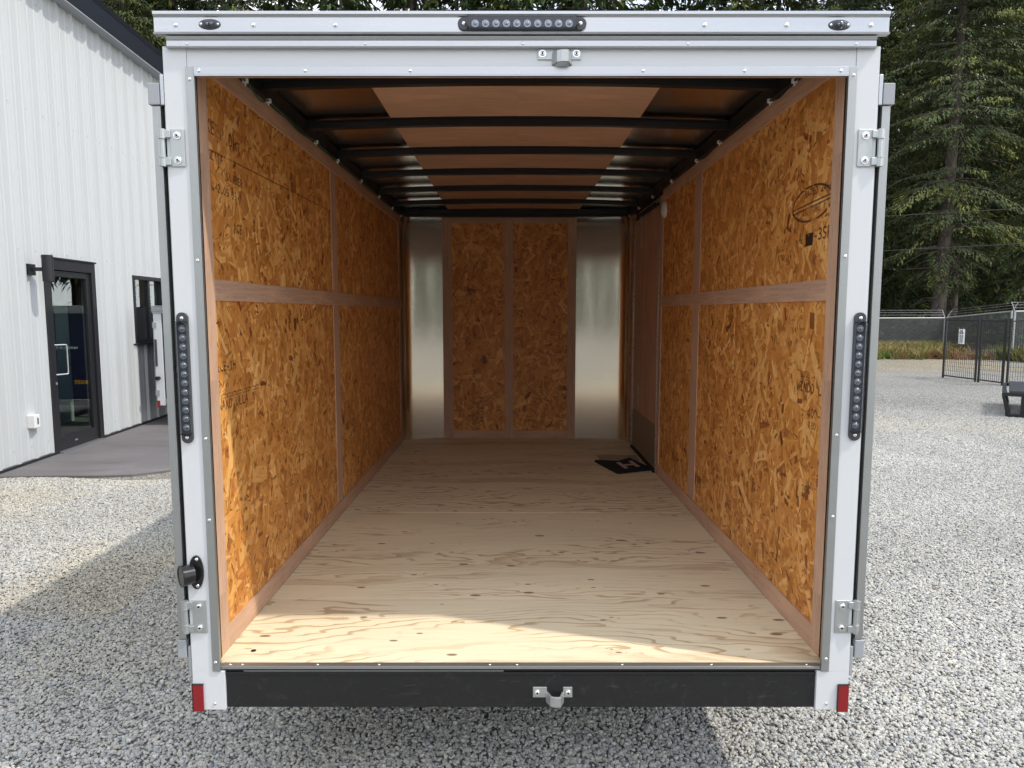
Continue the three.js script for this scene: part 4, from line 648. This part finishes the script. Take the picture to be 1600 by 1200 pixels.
// ---------------------------------------------------------------- fir trees
function fir(o) {
  const R = rng(o.seed), P = [], C = [], T = [];
  const lean = [o.lx || 0, o.lz || 0], wob = (R() - 0.5) * 0.3;
  const axis = (y) => { const t = y / o.H; return [lean[0] * y + wob * Math.sin(t * 5), lean[1] * y + wob * Math.cos(t * 4) - wob]; };
  const rad = (y) => o.r * Math.pow(1 - (y / o.H) * 0.97, 0.85) + (y < 0.6 ? (0.6 - y) * 0.18 * o.r / 0.3 : 0);
  // trunk
  const seg = 26, sides = 12, V = [];
  for (let i = 0; i <= seg; i++) { const y = o.H * Math.pow(i / seg, 1.3), [ax, az] = axis(y), r = rad(y); for (let k = 0; k <= sides; k++) { const a = (k / sides) * 6.2832; V.push([ax + Math.cos(a) * r, y, az + Math.sin(a) * r, (k / sides) * 1.0, y * 0.4]); } }
  const TP = [], TU = [], tri = (a, b, c) => { for (const q of [a, b, c]) { TP.push(V[q][0], V[q][1], V[q][2]); TU.push(V[q][3], V[q][4]); } };
  for (let i = 0; i < seg; i++) for (let k = 0; k < sides; k++) { const a = i * (sides + 1) + k, b = a + sides + 1; tri(a, b, a + 1); tri(a + 1, b, b + 1); }
  const limb = (a, b, r0, r1) => { const d = [b[0] - a[0], b[1] - a[1], b[2] - a[2]], l = Math.hypot(...d) || 1, px = -d[2] / l, pz = d[0] / l, ring = (c, r) => [[c[0] + px * r, c[1], c[2] + pz * r], [c[0] - px * r * 0.5, c[1] + r, c[2] - pz * r * 0.5], [c[0] - px * r * 0.5, c[1] - r, c[2] - pz * r * 0.5]], A = ring(a, r0), B = ring(b, r1); for (let k = 0; k < 3; k++) { const n = (k + 1) % 3; TP.push(...A[k], ...B[k], ...A[n], ...A[n], ...B[k], ...B[n]); for (let q = 0; q < 6; q++) TU.push(0.2, 0.3 + q * 0.05); } };
  const spray = (x, y, z, dx, dy, dz, l, w, col) => {
    const dl = Math.hypot(dx, dy, dz) || 1; dx /= dl; dy /= dl; dz /= dl; let sx = -dz, sz = dx; const sl = Math.hypot(sx, sz) || 1; const tw = (R() - 0.5) * 1.5; sx = (sx / sl) * w; sz = (sz / sl) * w; const sy = tw * w;
    const mx = x + dx * l * 0.42, my = y + dy * l * 0.42, mz = z + dz * l * 0.42, ex = x + dx * l, ey = y + dy * l - l * 0.12, ez = z + dz * l;
    P.push(x, y, z, mx + sx, my + sy - w * 0.35, mz + sz, ex, ey, ez, x, y, z, ex, ey, ez, mx - sx, my - sy - w * 0.35, mz - sz);
    for (let q = 0; q < 6; q++) C.push(col[0], col[1], col[2]);
  };
  const tone = o.tone || [0.056, 0.074, 0.032];
  for (let y = o.h0; y < o.H - 0.3;) {
    const t = (y - o.h0) / (o.H - o.h0); y += o.step * (0.55 + R() * 0.9) * (1 - 0.45 * t);
    const prof = Math.min(1, 0.45 + t * 3.2) * Math.pow(1 - t, 0.72), n = o.per + Math.floor(R() * 2.4);
    const sparse = t < o.sparse ? (R() < 0.55) : false; if (sparse && R() < 0.5) continue;
    const a0 = R() * 6.28;
    for (let k = 0; k < n; k++) {
      const az = a0 + (k / n) * 6.28 + (R() - 0.5) * 0.8, len = o.L * prof * (0.42 + R() * 0.75), ca = Math.cos(az), sa = Math.sin(az), up = -0.06 + 0.55 * t + 0.3 * (R() - 0.5), dr = (0.24 + R() * 0.36) * (1 - 0.55 * t);
      const at = (s) => { const [ax, az2] = axis(y); return [ax + ca * len * s, y + len * (up * s - dr * s * s) , az2 + sa * len * s]; };
      const p1 = at(0.5), p2 = at(1); limb(at(0), p1, 0.018 + len * 0.008, 0.014 + len * 0.003); limb(p1, p2, 0.014 + len * 0.003, 0.004);
      const vc = 0.55 + R() * 0.8, fresh = R() < 0.3 ? 0.75 : 0.04, ns = Math.max(6, Math.round(len * o.dens * (sparse ? 0.5 : 1)));
      for (let i = 0; i < ns; i++) {
        const s = 0.16 + 0.86 * Math.pow(R(), 0.72), c = at(s), side = R() < 0.5 ? -1 : 1, wid = (0.10 + 0.34 * len * Math.max(0.06, (1 - s) * s * 2.4)) * Math.pow(R(), 0.7);
        const px = c[0] - sa * side * wid - ca * wid * -0.25, pz = c[2] + ca * side * wid + sa * wid * 0.25, py = c[1] - wid * 0.22 - R() * 0.10 + (R() - 0.6) * 0.42 * Math.pow(R(), 1.5);
        const yg = s > 0.55 && R() < fresh ? 1 : 0, v = vc * (0.8 + R() * 0.4), col = yg ? [0.105 * v, 0.118 * v, 0.034 * v] : [tone[0] * v, tone[1] * v, tone[2] * v];
        const hang = R() < 0.55 ? -1.25 : -0.3;
        spray(px, py, pz, ca * 0.8 - sa * side * 0.75 + (R() - 0.5) * 0.6, hang + (R() - 0.5) * 0.5, sa * 0.8 + ca * side * 0.75 + (R() - 0.5) * 0.6, o.leaf * (0.7 + R() * 0.7), o.leaf * (0.11 + R() * 0.12), col);
      }
    }
  }
  // bare dead limbs under the crown
  for (let i = 0; i < (o.dead || 14); i++) { const y = 1.2 + R() * (o.h0 + 2 - 1.2), az = R() * 6.28, l = 0.8 + R() * 2.2, [ax, a2] = axis(y), q = [ax + Math.cos(az) * l * 0.6, y - 0.05 * l + (R() - 0.5) * 0.3, a2 + Math.sin(az) * l * 0.6], e = [ax + Math.cos(az + 0.3) * l, y - l * (0.2 + R() * 0.4), a2 + Math.sin(az + 0.3) * l]; limb([ax, y, a2], q, 0.022, 0.014); limb(q, e, 0.014, 0.004); }
  const tg = new THREE.BufferGeometry(); tg.setAttribute('position', new THREE.Float32BufferAttribute(TP, 3)); tg.setAttribute('uv', new THREE.Float32BufferAttribute(TU, 2)); tg.computeVertexNormals();
  const cg = new THREE.BufferGeometry(); cg.setAttribute('position', new THREE.Float32BufferAttribute(P, 3)); cg.setAttribute('color', new THREE.Float32BufferAttribute(C, 3)); cg.computeVertexNormals();
  const g = new THREE.Group(); part(g, 'trunk', tg, M.bark); part(g, 'crown', cg, M.needle); g.userData.tris = P.length / 9; return g;
}
const firs = [
  fir({ seed: 1, H: 25, r: 0.31, h0: 3.0, L: 4.2, step: 0.36, per: 5, dens: 96, leaf: 0.165, sparse: 0.5, lx: 0.022, dead: 26 }),
  fir({ seed: 2, H: 23, r: 0.27, h0: 2.6, L: 3.6, step: 0.42, per: 5, dens: 64, leaf: 0.185, sparse: 0.35, tone: [0.047, 0.066, 0.032] }),
  fir({ seed: 3, H: 27, r: 0.30, h0: 4.4, L: 4.3, step: 0.44, per: 5, dens: 60, leaf: 0.19, sparse: 0.4, lx: -0.01, tone: [0.052, 0.068, 0.030] }),
  fir({ seed: 4, H: 21, r: 0.22, h0: 1.8, L: 3.6, step: 0.40, per: 5, dens: 70, leaf: 0.175, sparse: 0.05, tone: [0.062, 0.082, 0.032] }),
  // trees farther off or only glimpsed: coarser sprays
  fir({ seed: 12, H: 23, r: 0.27, h0: 3.6, L: 4.0, step: 0.62, per: 4, dens: 24, leaf: 0.44, sparse: 0.15, tone: [0.044, 0.070, 0.026] }),
  fir({ seed: 13, H: 26, r: 0.30, h0: 4.6, L: 4.4, step: 0.66, per: 4, dens: 22, leaf: 0.46, sparse: 0.2, tone: [0.048, 0.074, 0.026] }),
  // young firs filling the wood below the tall crowns
  fir({ seed: 14, H: 9, r: 0.10, h0: 0.5, L: 2.3, step: 0.42, per: 4, dens: 26, leaf: 0.34, sparse: 0, dead: 0, tone: [0.042, 0.068, 0.024] }),
];
console.log('fir tris', firs.map((f) => Math.round(f.userData.tris)));
let firN = 0;
function plant(v, x, z, turn, k, label, group) { const g = firs[v].clone(); g.name = numbered('fir_tree'); g.userData = {}; tag(g, label, 'tree', group); g.position.set(x, 0, z); g.rotation.y = turn; g.scale.set(k, k * 1.02, k); scene.add(g); shade(g); firN++; return g; }
plant(0, 19.35, -30.2, 0, 1, 'nearest tall fir tree with the thick bare lower trunk right of the trailer');
plant(3, 25.0, -30.4, 2.1, 0.95, 'bushy green fir tree at the right edge beyond the wire pen');
plant(1, 15.6, -33.0, 1.2, 1.05, 'dark fir tree showing just right of the open trailer door');
plant(2, 22.6, -34.5, 0.4, 1.05, 'slender dark fir tree standing behind and right of the thick trunk');
{
  const R = rng(616);
  const inWood = (v, x, z, k) => plant(v, x, z, R() * 6.28, k, 'fir tree in the depth of the wood behind the front row', 'firs in the depth of the wood');
  for (const [v, x, z] of [[3, 18.2, -37.0], [1, 27.5, -36.2], [2, 21.4, -41.0], [3, 25.6, -42.5], [1, 30.6, -43.5], [2, 33.5, -39.0], [3, -17.5, -31.5], [1, -14.2, -34.0], [3, -20.8, -33.5]]) inWood(v, x, z, 0.98 + R() * 0.15);
  for (let i = 0; i < 14; i++) { const x = -27 + i * 3.1 + (R() - 0.5) * 1.6; if (x > 13) continue; plant([4, 5, 4][i % 3], x, -33.5 - R() * 4, R() * 6.28, 0.92 + R() * 0.22, 'fir tree behind the trailer, only upper boughs showing over its roof', 'firs over the trailer roof'); }
  for (let i = 0; i < 12; i++) inWood([4, 5][i % 2], -32 + i * 4.4 + (R() - 0.5) * 2.2, -41 - R() * 5, 0.98 + R() * 0.22);
  for (let i = 0; i < 15; i++) { const d = 48 + i * 2.2, x = d * (0.46 + 0.36 * ((i * 0.618) % 1)); inWood([5, 4][i % 2], x, 2.2 - d, 1.02 + R() * 0.2); }
  for (let i = 0; i < 34; i++) { const d = 38 + R() * 34, x = d * (0.48 + 0.36 * ((i * 0.618) % 1)); plant(6, x, 2.2 - d, R() * 6.28, 0.55 + R() * 0.7, 'young fir tree low in the wood between the tall trunks', 'young firs in the wood'); }
  for (let i = 0; i < 30; i++) plant(6, -24 + i * 1.75 + (R() - 0.5), 46 + (i % 3) * 2.5, R() * 6.28, 0.8 + R() * 0.35, 'young fir tree across the yard behind the camera, mirrored in corner sheets', 'young firs behind the camera');
  for (let i = 0; i < 12; i++) plant([4, 5][i % 2], -33 + i * 5.6 + (R() - 0.5) * 2, 50 + (i % 2) * 5 + R() * 4, R() * 6.28, 0.72 + R() * 0.2, 'fir tree across the yard behind the camera, mirrored in the corner sheets', 'firs behind the camera');
}
// undergrowth of the wood
{
  const R = rng(919), P = [];
  for (let i = 0; i < 60; i++) { const a = R() * 6.28, e = R() * 1.4, r = 0.25 + R() * 0.35, x = Math.cos(a) * Math.cos(e) * r, y = 0.1 + Math.sin(e) * r * 1.5, z = Math.sin(a) * Math.cos(e) * r, l = 0.12 + R() * 0.1, b = R() * 6.28; P.push(x, y, z, x + Math.cos(b) * l, y + (R() - 0.3) * l, z + Math.sin(b) * l, x + Math.cos(b + 0.7) * l * 0.9, y + (R() - 0.6) * l, z + Math.sin(b + 0.7) * l * 0.9); }
  const g = new THREE.BufferGeometry(); g.setAttribute('position', new THREE.Float32BufferAttribute(P, 3)); g.computeVertexNormals();
  const n = 5200, im = new THREE.InstancedMesh(g, std({ roughness: 0.8, side: THREE.DoubleSide }), n), d = new THREE.Object3D(), c = new THREE.Color();
  for (let i = 0; i < n; i++) { const z = -29 - R() * 34, x = -20 + R() * 70, k = 0.7 + R() * 0.9; d.position.set(x, 0, z); d.rotation.y = R() * 6.28; d.scale.set(k * 1.3, k, k * 1.3); d.updateMatrix(); im.setMatrixAt(i, d.matrix); const f = 0.6 + R() * 0.8; im.setColorAt(i, c.setRGB(0.055 * f, 0.085 * f, 0.025 * f)); }
  im.name = 'undergrowth'; im.castShadow = im.receiveShadow = true; tag(im, 'low green undergrowth beneath the fir trees beyond the fence', 'undergrowth', null, 'stuff'); scene.add(im);
}
console.log('firs', firN);
renderer.render(scene, camera);
